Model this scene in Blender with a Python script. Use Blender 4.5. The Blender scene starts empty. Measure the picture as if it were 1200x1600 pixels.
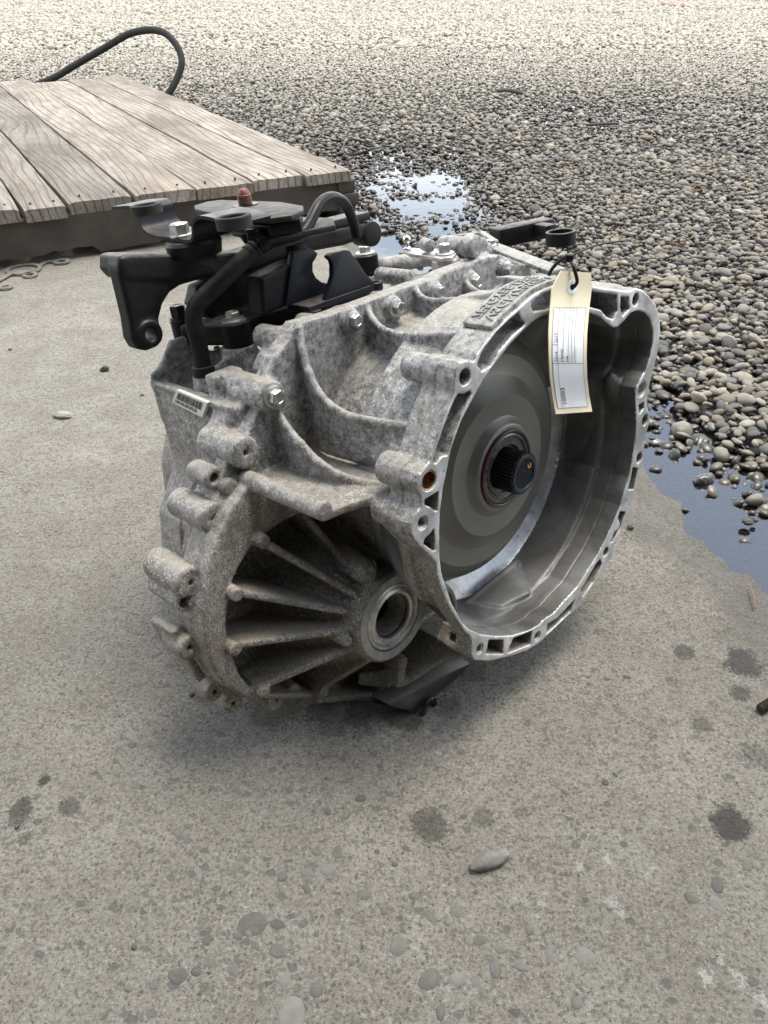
import bpy, bmesh, math, random
import numpy as np
from mathutils import Vector, Matrix

# ---------------------------------------------------------------- camera, sky, sun
SC = bpy.context.scene
COL = SC.collection
H = 0.668
PITCH = math.radians(35.6)
FPX = 1200.0
cam_d = bpy.data.cameras.new('camera')
cam = bpy.data.objects.new('camera', cam_d)
COL.objects.link(cam)
cam.location = (0, 0, H)
cam.rotation_euler = (math.radians(90) - PITCH, 0, 0)
cam_d.sensor_fit = 'VERTICAL'
cam_d.sensor_height = 24.0
cam_d.lens = 24.0 * FPX / 1600.0
cam_d.clip_start = 0.02
cam_d.clip_end = 500
SC.camera = cam

SUN_EL, SUN_AZ = 76.0, 50.0      # azimuth measured from +Y (view direction) to the right
world = bpy.data.worlds.new('World')
SC.world = world
world.use_nodes = True
wn, wl = world.node_tree.nodes, world.node_tree.links
wn.clear()
w_out = wn.new('ShaderNodeOutputWorld')
w_bg = wn.new('ShaderNodeBackground')
w_sky = wn.new('ShaderNodeTexSky')
w_sky.sky_type = 'NISHITA'
w_sky.sun_disc = False
w_sky.dust_density = 0.1
w_sky.air_density = 1.2
w_sky.sun_elevation = math.radians(SUN_EL)
w_sky.sun_rotation = math.radians(SUN_AZ)
w_tc = wn.new('ShaderNodeTexCoord')
w_map = wn.new('ShaderNodeMapping'); w_map.inputs['Scale'].default_value = (1, 1, 1.6); w_map.inputs['Location'].default_value = (3, 1, 0)
w_no = wn.new('ShaderNodeTexNoise'); w_no.inputs['Scale'].default_value = 1.7
w_no.inputs['Detail'].default_value = 6; w_no.inputs['Roughness'].default_value = 0.55
w_cr = wn.new('ShaderNodeValToRGB')
w_cr.color_ramp.elements[0].position = 0.50; w_cr.color_ramp.elements[0].color = (0.20, 0.20, 0.20, 1)
w_cr.color_ramp.elements[1].position = 0.64; w_cr.color_ramp.elements[1].color = (1, 1, 1, 1)
w_mix = wn.new('ShaderNodeMix'); w_mix.data_type = 'RGBA'
w_mix.inputs['B'].default_value = (13.6, 13.4, 13.0, 1)
wl.new(w_tc.outputs['Generated'], w_map.inputs[0])
wl.new(w_map.outputs[0], w_no.inputs['Vector'])
wl.new(w_no.outputs['Fac'], w_cr.inputs[0])
w_sx = wn.new('ShaderNodeSeparateXYZ'); wl.new(w_tc.outputs['Generated'], w_sx.inputs[0])
w_hz = wn.new('ShaderNodeMapRange'); w_hz.interpolation_type = 'SMOOTHSTEP'
w_hz.inputs['From Min'].default_value = 0.36; w_hz.inputs['From Max'].default_value = 0.10
w_hz.inputs['To Min'].default_value = 0.0; w_hz.inputs['To Max'].default_value = 0.8
wl.new(w_sx.outputs[2], w_hz.inputs['Value'])
w_mx = wn.new('ShaderNodeMath'); w_mx.operation = 'MAXIMUM'
wl.new(w_cr.outputs[0], w_mx.inputs[0]); wl.new(w_hz.outputs[0], w_mx.inputs[1])
wl.new(w_mx.outputs[0], w_mix.inputs['Factor'])
wl.new(w_sky.outputs[0], w_mix.inputs['A'])
wl.new(w_mix.outputs['Result'], w_bg.inputs['Color'])
w_bg.inputs['Strength'].default_value = 0.15
wl.new(w_bg.outputs[0], w_out.inputs[0])

sun_d = bpy.data.lights.new('sun', 'SUN')
sun_d.energy = 2.4
sun_d.angle = math.radians(26)
sun_d.color = (1.0, 0.92, 0.78)
sun = bpy.data.objects.new('sun', sun_d)
COL.objects.link(sun)
_e, _a = math.radians(SUN_EL), math.radians(SUN_AZ)
sun_dir = Vector((math.sin(_a) * math.cos(_e), math.cos(_a) * math.cos(_e), math.sin(_e)))
sun.rotation_euler = (-sun_dir).to_track_quat('-Z', 'Y').to_euler()

SC.view_settings.view_transform = 'Standard'
SC.view_settings.look = 'None'
SC.view_settings.exposure = 0.95
SC.view_settings.gamma = 1.0
SC.view_settings.use_curve_mapping = False

rnd = random.Random(7)
rng = np.random.default_rng(11)

# ---------------------------------------------------------------- frames
SP, CP = math.sin(PITCH), math.cos(PITCH)
def ray(px, py):
    a, b = (px - 600) / FPX, -(py - 800) / FPX
    return np.array([a, b * SP + CP, b * CP - SP])
def c2w(v):
    x, y, z = v
    return np.array([x, y * SP - z * CP, y * CP + z * SP])
CAM = np.array([0, 0, H])
def ground(px, py, z=0.0):
    d = ray(px, py); t = (z - H) / d[2]
    return CAM + d * t
AX = c2w((0.709, -0.276, 0.649)); AX /= np.linalg.norm(AX)
AZ = np.array([0, 0, 1.0]) - AX * AX[2]; AZ /= np.linalg.norm(AZ)
AY = np.cross(AZ, AX)
GO = CAM + ray(858, 752) * 0.7577          # centre of the open mouth of the bell
ROT = np.stack([AX, AY, AZ], 1)            # local -> world
def _on(px, py, ax, v):
    d = ray(px, py); o = CAM - GO
    t = (v - ax @ o) / (ax @ d)
    q = o + d * t
    return np.array([q @ AX, q @ AY, q @ AZ])
def gx(px, py, x): return _on(px, py, AX, x)
def gy(px, py, y): return _on(px, py, AY, y)
def gz(px, py, z): return _on(px, py, AZ, z)
def P2(pts, x): return [tuple(gx(a, b, x)[1:]) for a, b in pts]

# ---------------------------------------------------------------- object helpers
def link(name, me, parent=None, mats=(), smooth=True):
    o = bpy.data.objects.new(name, me)
    COL.objects.link(o)
    for m in mats: me.materials.append(m)
    if smooth and len(me.polygons):
        me.polygons.foreach_set('use_smooth', np.ones(len(me.polygons), bool))
    if parent is not None:
        o.parent = parent
        if 'off' in parent: o.location = Vector(parent['off'][:])
    return o
def mesh_from(name, verts, faces):
    me = bpy.data.meshes.new(name)
    me.from_pydata([tuple(v) for v in verts], [], [tuple(f) for f in faces])
    me.update()
    return me
def bulk_mesh(name, V, F):
    """V (n,3), F (m,k) equal sided faces"""
    me = bpy.data.meshes.new(name)
    n, m, k = len(V), len(F), F.shape[1]
    me.vertices.add(n); me.loops.add(m * k); me.polygons.add(m)
    me.vertices.foreach_set('co', np.ascontiguousarray(V, np.float32).ravel())
    me.loops.foreach_set('vertex_index', np.ascontiguousarray(F, np.int32).ravel())
    me.polygons.foreach_set('loop_start', np.arange(0, m * k, k, dtype=np.int32))
    me.polygons.foreach_set('loop_total', np.full(m, k, np.int32))
    me.update(calc_edges=True)
    return me
def thing(name, label, cat, loc=(0, 0, 0), rot=None, group=None):
    o = bpy.data.objects.new(name, None); COL.objects.link(o)
    o.empty_display_size = 0.05
    o.location = loc
    if rot is not None: o.rotation_euler = rot
    o['label'] = label; o['category'] = cat
    if group: o['group'] = group
    return o
def tag(o, label, cat, group=None):
    o['label'] = label; o['category'] = cat
    if group: o['group'] = group
    return o
def edge_smooth(o, deg=35):
    """sharp edges by angle"""
    me = o.data
    bm = bmesh.new(); bm.from_mesh(me)
    for e in bm.edges:
        if len(e.link_faces) == 2 and e.calc_face_angle(0) > math.radians(deg): e.smooth = False
    for f in bm.faces: f.smooth = True
    bm.to_mesh(me); bm.free()
    return o
def bevelled(bm, w=0.001, seg=2, deg=30):
    es = [e for e in bm.edges if len(e.link_faces) == 2 and e.calc_face_angle(0) > math.radians(deg)]
    bmesh.ops.bevel(bm, geom=es, offset=w, segments=seg, profile=0.5, affect='EDGES', clamp_overlap=True)
def bm_obj(name, bm, mat, parent=None, deg=35):
    me = bpy.data.meshes.new(name)
    bmesh.ops.recalc_face_normals(bm, faces=bm.faces[:])
    bm.to_mesh(me); bm.free()
    o = link(name, me, parent, [mat] if not isinstance(mat, (list, tuple)) else mat)
    return edge_smooth(o, deg)
def frame(origin, xdir, zhint):
    x = Vector(xdir).normalized(); z = Vector(zhint)
    y = z.cross(x).normalized(); z = x.cross(y)
    m = Matrix((x, y, z)).transposed().to_4x4(); m.translation = Vector(origin)
    return m
def add_box(bm, c, s, mat=None):
    r = bmesh.ops.create_cube(bm, size=1.0)
    M = Matrix.Translation(Vector(c)) @ Matrix.Diagonal((s[0], s[1], s[2], 1))
    if mat is not None: M = mat @ M
    bmesh.ops.transform(bm, matrix=M, verts=r['verts'])
    return r['verts']
def add_cyl(bm, p0, p1, r0, r1=None, n=24, caps=True):
    p0, p1 = Vector(p0), Vector(p1); r1 = r0 if r1 is None else r1
    d = p1 - p0
    r = bmesh.ops.create_cone(bm, cap_ends=caps, segments=n, radius1=r0, radius2=r1, depth=d.length)
    M = Matrix.Translation((p0 + p1) / 2) @ d.to_track_quat('Z', 'Y').to_matrix().to_4x4()
    bmesh.ops.transform(bm, matrix=M, verts=r['verts'])
    return r['verts']
def add_lathe(bm, prof, M, n=48, closed=False):
    """prof: list of (h, r); revolved round local Z of M"""
    rings = []
    for h, r in prof:
        rings.append([bm.verts.new(M @ Vector((r * math.cos(2 * math.pi * k / n), r * math.sin(2 * math.pi * k / n), h))) for k in range(n)])
    m = len(rings)
    for i in range(m if closed else m - 1):
        A, B = rings[i], rings[(i + 1) % m]
        for k in range(n):
            bm.faces.new((A[k], A[(k + 1) % n], B[(k + 1) % n], B[k]))
    if not closed:
        for R in (rings[0], rings[-1]):
            if prof[rings.index(R)][1] > 1e-6:
                try: bm.faces.new(R)
                except ValueError: pass
def add_prism(bm, poly, t0, t1, M):
    """poly in local XY of M, extruded local Z t0..t1"""
    a = [bm.verts.new(M @ Vector((p[0], p[1], t0))) for p in poly]
    b = [bm.verts.new(M @ Vector((p[0], p[1], t1))) for p in poly]
    n = len(poly)
    bm.faces.new(a[::-1]); bm.faces.new(b)
    for k in range(n): bm.faces.new((a[k], a[(k + 1) % n], b[(k + 1) % n], b[k]))
def catmull(pts, sub=8):
    P = [Vector(p) for p in pts]
    out = []
    for i in range(len(P) - 1):
        p0 = P[i - 1] if i else P[0] * 2 - P[1]
        p1, p2 = P[i], P[i + 1]
        p3 = P[i + 2] if i + 2 < len(P) else P[-1] * 2 - P[-2]
        for k in range(sub):
            t = k / sub
            out.append(0.5 * ((2 * p1) + (p2 - p0) * t + (2 * p0 - 5 * p1 + 4 * p2 - p3) * t * t + (3 * p1 - p0 - 3 * p2 + p3) * t ** 3))
    out.append(P[-1])
    return out
def add_tube(bm, pts, r, n=14, caps=True):
    pts = [Vector(p) for p in pts]
    rr = r if hasattr(r, '__len__') else [r] * len(pts)
    t = (pts[1] - pts[0]).normalized()
    nrm = t.orthogonal().normalized()
    rings = []
    for i, p in enumerate(pts):
        tt = (pts[min(i + 1, len(pts) - 1)] - pts[max(i - 1, 0)]).normalized()
        q = t.rotation_difference(tt); nrm = (q @ nrm).normalized(); t = tt
        bn = t.cross(nrm)
        rings.append([bm.verts.new(p + rr[i] * (math.cos(2 * math.pi * k / n) * nrm + math.sin(2 * math.pi * k / n) * bn)) for k in range(n)])
    for A, B in zip(rings, rings[1:]):
        for k in range(n): bm.faces.new((A[k], A[(k + 1) % n], B[(k + 1) % n], B[k]))
    if caps:
        bm.faces.new(rings[0][::-1]); bm.faces.new(rings[-1])

# ---------------------------------------------------------------- materials
def nmat(name):
    m = bpy.data.materials.new(name); m.use_nodes = True
    nt = m.node_tree
    b = nt.nodes['Principled BSDF']
    return m, nt, b
class NT:
    """tiny node helper"""
    def __init__(s, nt):
        s.nt = nt; s.tc = nt.nodes.new('ShaderNodeTexCoord').outputs['Object']
    def n(s, t, **kw):
        x = s.nt.nodes.new(t)
        for k, v in kw.items(): setattr(x, k, v)
        return x
    def l(s, a, b): s.nt.links.new(a, b)
    def mapping(s, scale=(1, 1, 1), rot=(0, 0, 0), vec=None):
        m = s.n('ShaderNodeMapping'); m.inputs['Scale'].default_value = scale; m.inputs['Rotation'].default_value = rot
        s.l(vec or s.tc, m.inputs[0]); return m.outputs[0]
    def noise(s, scale, detail=4, rough=0.55, vec=None, dist=0.0):
        x = s.n('ShaderNodeTexNoise'); x.inputs['Scale'].default_value = scale
        x.inputs['Detail'].default_value = detail; x.inputs['Roughness'].default_value = rough
        x.inputs['Distortion'].default_value = dist
        s.l(vec or s.tc, x.inputs['Vector']); return x.outputs['Fac']
    def voro(s, scale, feat='F1', vec=None, rand=1.0, out='Distance'):
        x = s.n('ShaderNodeTexVoronoi', feature=feat); x.inputs['Scale'].default_value = scale
        x.inputs['Randomness'].default_value = rand
        s.l(vec or s.tc, x.inputs['Vector']); return x.outputs[out]
    def ramp(s, f, stops, interp='LINEAR'):
        x = s.n('ShaderNodeValToRGB'); cr = x.color_ramp; cr.interpolation = interp
        while len(cr.elements) > 1: cr.elements.remove(cr.elements[-1])
        for i, (p, c) in enumerate(stops):
            e = cr.elements[0] if i == 0 else cr.elements.new(p)
            e.position = p
            e.color = (c, c, c, 1) if not hasattr(c, '__len__') else (*c, 1)
        s.l(f, x.inputs[0]); return x.outputs[0]
    def mix(s, f, a, b, typ='MIX'):
        x = s.n('ShaderNodeMix', data_type='RGBA', blend_type=typ)
        for k, v in (('Factor', f), ('A', a), ('B', b)):
            i = x.inputs[k]
            if hasattr(v, 'node'): s.l(v, i)
            elif k == 'Factor': i.default_value = v
            else: i.default_value = (*v, 1) if hasattr(v, '__len__') else (v, v, v, 1)
        return x.outputs['Result']
    def math(s, op, a, b=0.0, clamp=False):
        x = s.n('ShaderNodeMath', operation=op); x.use_clamp = clamp
        for i, v in enumerate((a, b)):
            if hasattr(v, 'node'): s.l(v, x.inputs[i])
            else: x.inputs[i].default_value = v
        return x.outputs[0]
    def bump(s, h, strength=0.5, dist=0.001, normal=None):
        x = s.n('ShaderNodeBump'); x.inputs['Strength'].default_value = strength
        x.inputs['Distance'].default_value = dist
        s.l(h, x.inputs['Height'])
        if normal is not None: s.l(normal, x.inputs['Normal'])
        return x.outputs[0]
    def pos(s):
        x = s.n('ShaderNodeNewGeometry'); return x.outputs['Position']
    def sep(s, v):
        x = s.n('ShaderNodeSeparateXYZ'); s.l(v, x.inputs[0]); return x.outputs

def mat_cast(name='cast_aluminium', dirt=1.0):
    m, nt, b = nmat(name); N = NT(nt)
    big = N.noise(9, 4, 0.6)
    mid = N.noise(125, 7, 0.80)
    spk = N.noise(520, 4, 0.8)
    xyz = N.sep(N.tc)
    base = N.mix(N.ramp(mid, [(0.40, 0.0), (0.58, 1.0)]), (0.125, 0.125, 0.122), (0.385, 0.385, 0.38))
    # brown road grime, heavier on the low differential side of the castings
    low = N.math('MULTIPLY', N.math('SUBTRACT', 0.16, N.math('ADD', xyz[2], N.math('MULTIPLY', N.math('SUBTRACT', big, 0.5), 0.35))), 4.5 * dirt, True)
    grime = N.mix(N.ramp(spk, [(0.4, 0.0), (0.6, 1.0)]), (0.095, 0.078, 0.058), (0.29, 0.258, 0.21))
    base = N.mix(N.math('MULTIPLY', low, 0.85), base, grime)
    white = N.ramp(N.math('ADD', N.math('MULTIPLY', spk, 0.65), N.math('MULTIPLY', mid, 0.35)), [(0.535, 0.0), (0.585, 1.0)])
    base = N.mix(N.math('MULTIPLY', white, N.ramp(N.noise(16, 4, .65), [(0.40, 0.08), (0.60, .85)])), base, (0.70, 0.70, 0.69))
    dark = N.ramp(N.noise(190, 4, 0.7), [(0.36, 1.0), (0.43, 0.0)])
    dark = N.math('MULTIPLY', dark, N.ramp(N.noise(22, 3, .6), [(.40, .15), (.62, 1.)]))
    base = N.mix(N.math('MULTIPLY', dark, 0.75), base, (0.05, 0.047, 0.043))
    g = N.n('ShaderNodeNewGeometry'); up = N.sep(g.outputs['Normal'])[2]
    f = N.math('MULTIPLY', N.ramp(up, [(0.70, 0.0), (0.97, 1.0)]), N.ramp(N.math('ADD', N.math('MULTIPLY', big, .6), N.math('MULTIPLY', spk, .4)), [(0.42, 0.1), (0.56, 0.9)]))
    base = N.mix(N.math('MULTIPLY', f, .75), base, N.mix(spk, (0.20, 0.175, 0.13), (0.42, 0.39, 0.32)))
    N.l(base, b.inputs['Base Color'])
    b.inputs['Metallic'].default_value = 0.25
    N.l(N.ramp(mid, [(0.3, 0.48), (0.7, 0.75)]), b.inputs['Roughness'])
    hgt = N.math('ADD', N.math('MULTIPLY', spk, 0.7), N.math('MULTIPLY', N.noise(900, 2, 0.5), 0.3))
    N.l(N.bump(hgt, 0.75, 0.0014), b.inputs['Normal'])
    return m
def mat_machined(name='machined_aluminium', col=(0.34, 0.35, 0.36), rough=0.38, metal=0.75):
    m, nt, b = nmat(name); N = NT(nt)
    big = N.noise(30, 5, 0.65); fine = N.noise(400, 3, 0.6)
    c = N.mix(N.ramp(big, [(0.35, 0.0), (0.65, 1.0)]), tuple(x * 0.68 for x in col), tuple(min(1, x * 1.3) for x in col))
    c = N.mix(N.math('MULTIPLY', N.ramp(N.noise(150, 4, 0.7), [(0.60, 0.0), (0.68, 1.0)]), 0.7), c, (0.09, 0.085, 0.075))
    N.l(c, b.inputs['Base Color'])
    b.inputs['Metallic'].default_value = metal
    N.l(N.ramp(big, [(0.3, rough - 0.06), (0.7, rough + 0.14)]), b.inputs['Roughness'])
    N.l(N.bump(fine, 0.2, 0.0005), b.inputs['Normal'])
    return m
def mat_inner():
    m, nt, b = nmat('oily_cast_interior'); N = NT(nt)
    big = N.noise(14, 5, 0.6, dist=0.6); fine = N.noise(250, 3, 0.6)
    c = N.mix(N.ramp(big, [(0.35, 0.0), (0.7, 1.0)]), (0.095, 0.093, 0.088), (0.27, 0.272, 0.27))
    N.l(c, b.inputs['Base Color'])
    b.inputs['Metallic'].default_value = 0.55
    N.l(N.ramp(N.noise(22, 4, 0.6), [(0.35, 0.42), (0.65, 0.62)]), b.inputs['Roughness'])
    N.l(N.bump(fine, 0.25, 0.0006), b.inputs['Normal'])
    return m
def mat_simple(name, col, rough=0.5, metal=0.0, var=0.3, scale=60, bump=0.2, bscale=400, dust=None, coat=0.0):
    m, nt, b = nmat(name); N = NT(nt)
    n = N.noise(scale, 4, 0.6)
    c = N.mix(N.ramp(n, [(0.3, 0.0), (0.7, 1.0)]), tuple(x * (1 - var) for x in col), tuple(min(1, x * (1 + var)) for x in col))
    if dust:
        g = N.n('ShaderNodeNewGeometry'); up = N.sep(g.outputs['Normal'])[2]
        f = N.math('MULTIPLY', N.ramp(up, [(0.55, 0.0), (0.95, 1.0)]), N.ramp(N.noise(90, 4, 0.65), [(0.35, 0.2), (0.62, 1.0)]))
        c = N.mix(N.math('MULTIPLY', f, dust), c, (0.26, 0.235, 0.20))
    N.l(c, b.inputs['Base Color'])
    b.inputs['Metallic'].default_value = metal
    N.l(N.ramp(n, [(0.3, max(0.05, rough - 0.07)), (0.7, min(1, rough + 0.1))]), b.inputs['Roughness'])
    b.inputs['Coat Weight'].default_value = coat
    if max(col) < .03: b.inputs['Specular IOR Level'].default_value = .16
    N.l(N.bump(N.noise(bscale, 3, 0.6), bump, 0.0006), b.inputs['Normal'])
    return m

M_CAST = mat_cast()
M_MACH = mat_machined(col=(0.56, 0.57, 0.58), rough=.34, metal=.6)
M_INNER = mat_inner()
M_DISC = mat_simple('converter_steel', (0.16, 0.156, 0.14), 0.45, 0.55, 0.14, 12, 0.10, 900)
M_BLACK = mat_simple('black_painted_iron', (0.009, 0.0093, 0.010), 0.42, 0.0, 0.3, 80, 0.5, 260, dust=0.45)
M_BLACKG = mat_simple('gloss_black_steel', (0.010, 0.011, 0.014), 0.36, 0.0, 0.2, 60, 0.12, 500, dust=0.2)
M_FORK = mat_simple('black_coated_sheet', (0.014, 0.016, 0.021), 0.42, 0.1, 0.2, 40, 0.1, 500, dust=0.3)
M_RUBBER = mat_simple('rubber', (0.013, 0.013, 0.0135), 0.55, 0.0, 0.4, 70, 0.3, 300, dust=0.3)
M_ZINC = mat_simple('zinc_bolt', (0.40, 0.40, 0.38), 0.38, 0.8, 0.35, 200, 0.2, 600)
M_STEEL = mat_simple('worn_steel', (0.50, 0.49, 0.465), 0.34, 0.6, 0.3, 150, 0.2, 500)
M_RUST = mat_simple('rusty_bolt', (0.17, 0.085, 0.065), 0.6, 0.4, 0.4, 300, 0.4, 600)
M_RED = mat_simple('red_marked_stud', (0.20, 0.055, 0.04), 0.5, 0.3, 0.5, 400, 0.3, 800)
M_SEAL = mat_simple('dark_red_seal', (0.05, 0.012, 0.010), 0.35, 0.0, 0.3, 80, 0.1, 400)
M_BRONZE = mat_simple('coppery_bushing', (0.35, 0.20, 0.12), 0.28, 0.9, 0.5, 120, 0.2, 500)
M_DARK = mat_simple('dark_oily_steel', (0.022, 0.021, 0.02), 0.3, 0.4, 0.4, 120, 0.2, 600)
M_NAVY = mat_simple('dark_blue_cap', (0.02, 0.028, 0.05), 0.38, 0.2, 0.2, 100, 0.1, 600)
M_ORANGE = mat_simple('orange_paint', (0.55, 0.22, 0.08), 0.6, 0.0, 0.1)
M_OILWET = mat_simple('oil_film', (0.07, 0.072, 0.07), 0.12, 0.3, 0.3, 40, 0.05, 300)
M_GREYRUB = mat_simple('grey_rubber_ring', (0.026, 0.025, 0.023), 0.6, 0.0, 0.3, 80, 0.3)
# ---------------------------------------------------------------- lie of the land
def sst(t): t = np.clip(t, 0, 1); return t * t * (3 - 2 * t)
def vnoise(x, y, seed=0):
    """cheap smooth value noise, numpy"""
    xi, yi = np.floor(x).astype(int), np.floor(y).astype(int)
    fx, fy = x - xi, y - yi; fx = fx * fx * (3 - 2 * fx); fy = fy * fy * (3 - 2 * fy)
    def h(a, b): 
        v = (a * 374761393 + b * 668265263 + seed * 974711) & 0x7fffffff
        v = ((v ^ (v >> 13)) * 1274126177) & 0x7fffffff
        return ((v ^ (v >> 16)) & 0xffff) / 65535.0
    return (h(xi, yi) * (1 - fx) + h(xi + 1, yi) * fx) * (1 - fy) + (h(xi, yi + 1) * (1 - fx) + h(xi + 1, yi + 1) * fx) * fy
def fbm(x, y, seed=0, o=3):
    r = 0; a = .5
    for i in range(o): r = r + a * vnoise(x * 2 ** i, y * 2 ** i, seed + i); a *= .5
    return r / (1 - .5 ** o)
def sdist(x, y): return .941 * (x - .60) + .339 * (y - .75)
ORI = ground(548, 262, .15)[:2]; DF = np.array([-.879, -.512]); DF /= np.linalg.norm(DF); DS = np.array([-.482, .876]); DS /= np.linalg.norm(DS)
def dback(x, y): return (x - ORI[0]) * DS[0] + (y - ORI[1]) * DS[1]
def gdist(x, y): return np.maximum(sdist(x, y), dback(x, y) - .38)
WATER_Z = -.0065
def slab_h(x, y):
    s = sdist(x, y) + (fbm(x * 5, y * 5, 3) - .5) * .16 + (fbm(x * 30, y * 30, 13) - .5) * .05
    return -.014 * sst((s + .22) / .30) + (fbm(x * 3, y * 3, 5) - .5) * .0016 + (fbm(x * 26, y * 26, 9) - .5) * .0012
def bed_h(x, y):
    s = gdist(x, y) + (fbm(x * 4, y * 4, 21) - .5) * .16
    b = -.036 + .044 * sst((s + .0) / .20)
    b = b - (.020 + .034 * fbm(x * 7, y * 7, 55)) * np.exp(-(((x - .12) / .40) ** 2 + ((y - 2.80) / .80) ** 2)) - .012 * np.exp(-(((x - .62) / .10) ** 2 + ((y - 1.42) / .10) ** 2))
    b = b - (.003 + .017 * fbm(x * 4, y * 6, 57)) * np.exp(-(((x - 1.9) / 1.2) ** 2 + ((y - 4.7) / .60) ** 2)) - (.003 + .016 * fbm(x * 5, y * 7, 58)) * np.exp(-(((x - .95) / .5) ** 2 + ((y - 4.6) / .4) ** 2))
    b = b + .016 * (fbm(x * 1.8, y * 1.8, 31) - .45) * sst((s - .1) / .3) + .006 * sst((y - 6) / 6)
    return b
def grid_mesh(name, xs, ys, hf):
    X, Y = np.meshgrid(xs, ys); Z = hf(X, Y)
    V = np.stack([X, Y, Z], -1).reshape(-1, 3); nx = len(xs)
    i, j = np.meshgrid(np.arange(nx - 1), np.arange(len(ys) - 1)); a = (j * nx + i).ravel()
    return bulk_mesh(name, V, np.stack([a, a + 1, a + nx + 1, a + nx], 1))

# ---- concrete
def spots(N, p, lst, wob, soft=.22):
    """union of blotches; lst of (x,y,r,strength)"""
    out = None
    for x, y, r, st in lst:
        m = N.n('ShaderNodeVectorMath', operation='DISTANCE'); N.l(p, m.inputs[0]); m.inputs[1].default_value = (x, y, 0)
        d = N.math('ADD', m.outputs['Value'], N.math('MULTIPLY', wob, r * 3.2))
        f = N.n('ShaderNodeMapRange'); f.interpolation_type = 'SMOOTHSTEP'
        N.l(d, f.inputs['Value']); f.inputs['From Min'].default_value = r * (1 + soft); f.inputs['From Max'].default_value = r * (1 - soft)
        f.inputs['To Min'].default_value = 0; f.inputs['To Max'].default_value = st
        out = f.outputs[0] if out is None else N.math('MAXIMUM', out, f.outputs[0])
    return out
def gpt(px, py, r, st):
    g = ground(px, py); return (g[0], g[1], r, st)
STAINS_SHADE = [gpt(1160,1036,.022,.95), gpt(1070,1020,.013,.75), gpt(1155,1080,.013,.75), gpt(1098,1132,.010,.6), gpt(1180,1180,.018,.4), gpt(1140,1285,.020,1.0), gpt(672,1290,.018,.7), gpt(755,1278,.011,.5),
          gpt(940,990,.010,.35), gpt(32,1265,.011,.85), gpt(25,1280,.008,.7), gpt(106,1262,.011,.7), gpt(70,1219,.006,1.0), gpt(38,1310,.007,.55), gpt(60,1283,.005,.6), gpt(10,1390,.006,.3), gpt(815,1270,.007,.3), gpt(1050, 1065, .007, .4), gpt(20, 1060, .01, .15), gpt(910,955,.006,.3), gpt(560,1118,.020,.75), gpt(630,1122,.020,.9), gpt(500,1112,.016,.6), gpt(700,1108,.014,.5), gpt(590,1095,.03,.8), gpt(430,1105,.030,.45), gpt(340,1085,.022,.35), gpt(520,1130,.022,.45), gpt(740,1050,.018,.4)]  # closing spots paint contact shade on the slab under the gearbox, plus dirt
CHALK = [(a, b, r * .75, st * .7) for a, b, r, st in [gpt(950,1345,.0055,.8), gpt(957,1410,.006,.6), gpt(970,1425,.005,.7), gpt(1013,1360,.005,.5), gpt(1103,1528,.005,.9), gpt(1155,1530,.005,.8), gpt(1190,1560,.005,.8), gpt(690,1178,.0035,.8), gpt(665,1145,.004,.5), gpt(904,1355,.004,.6), gpt(848,1413,.003,.6), gpt(650,1480,.006,.4), gpt(1125,1500,.004,.6)]]
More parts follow.
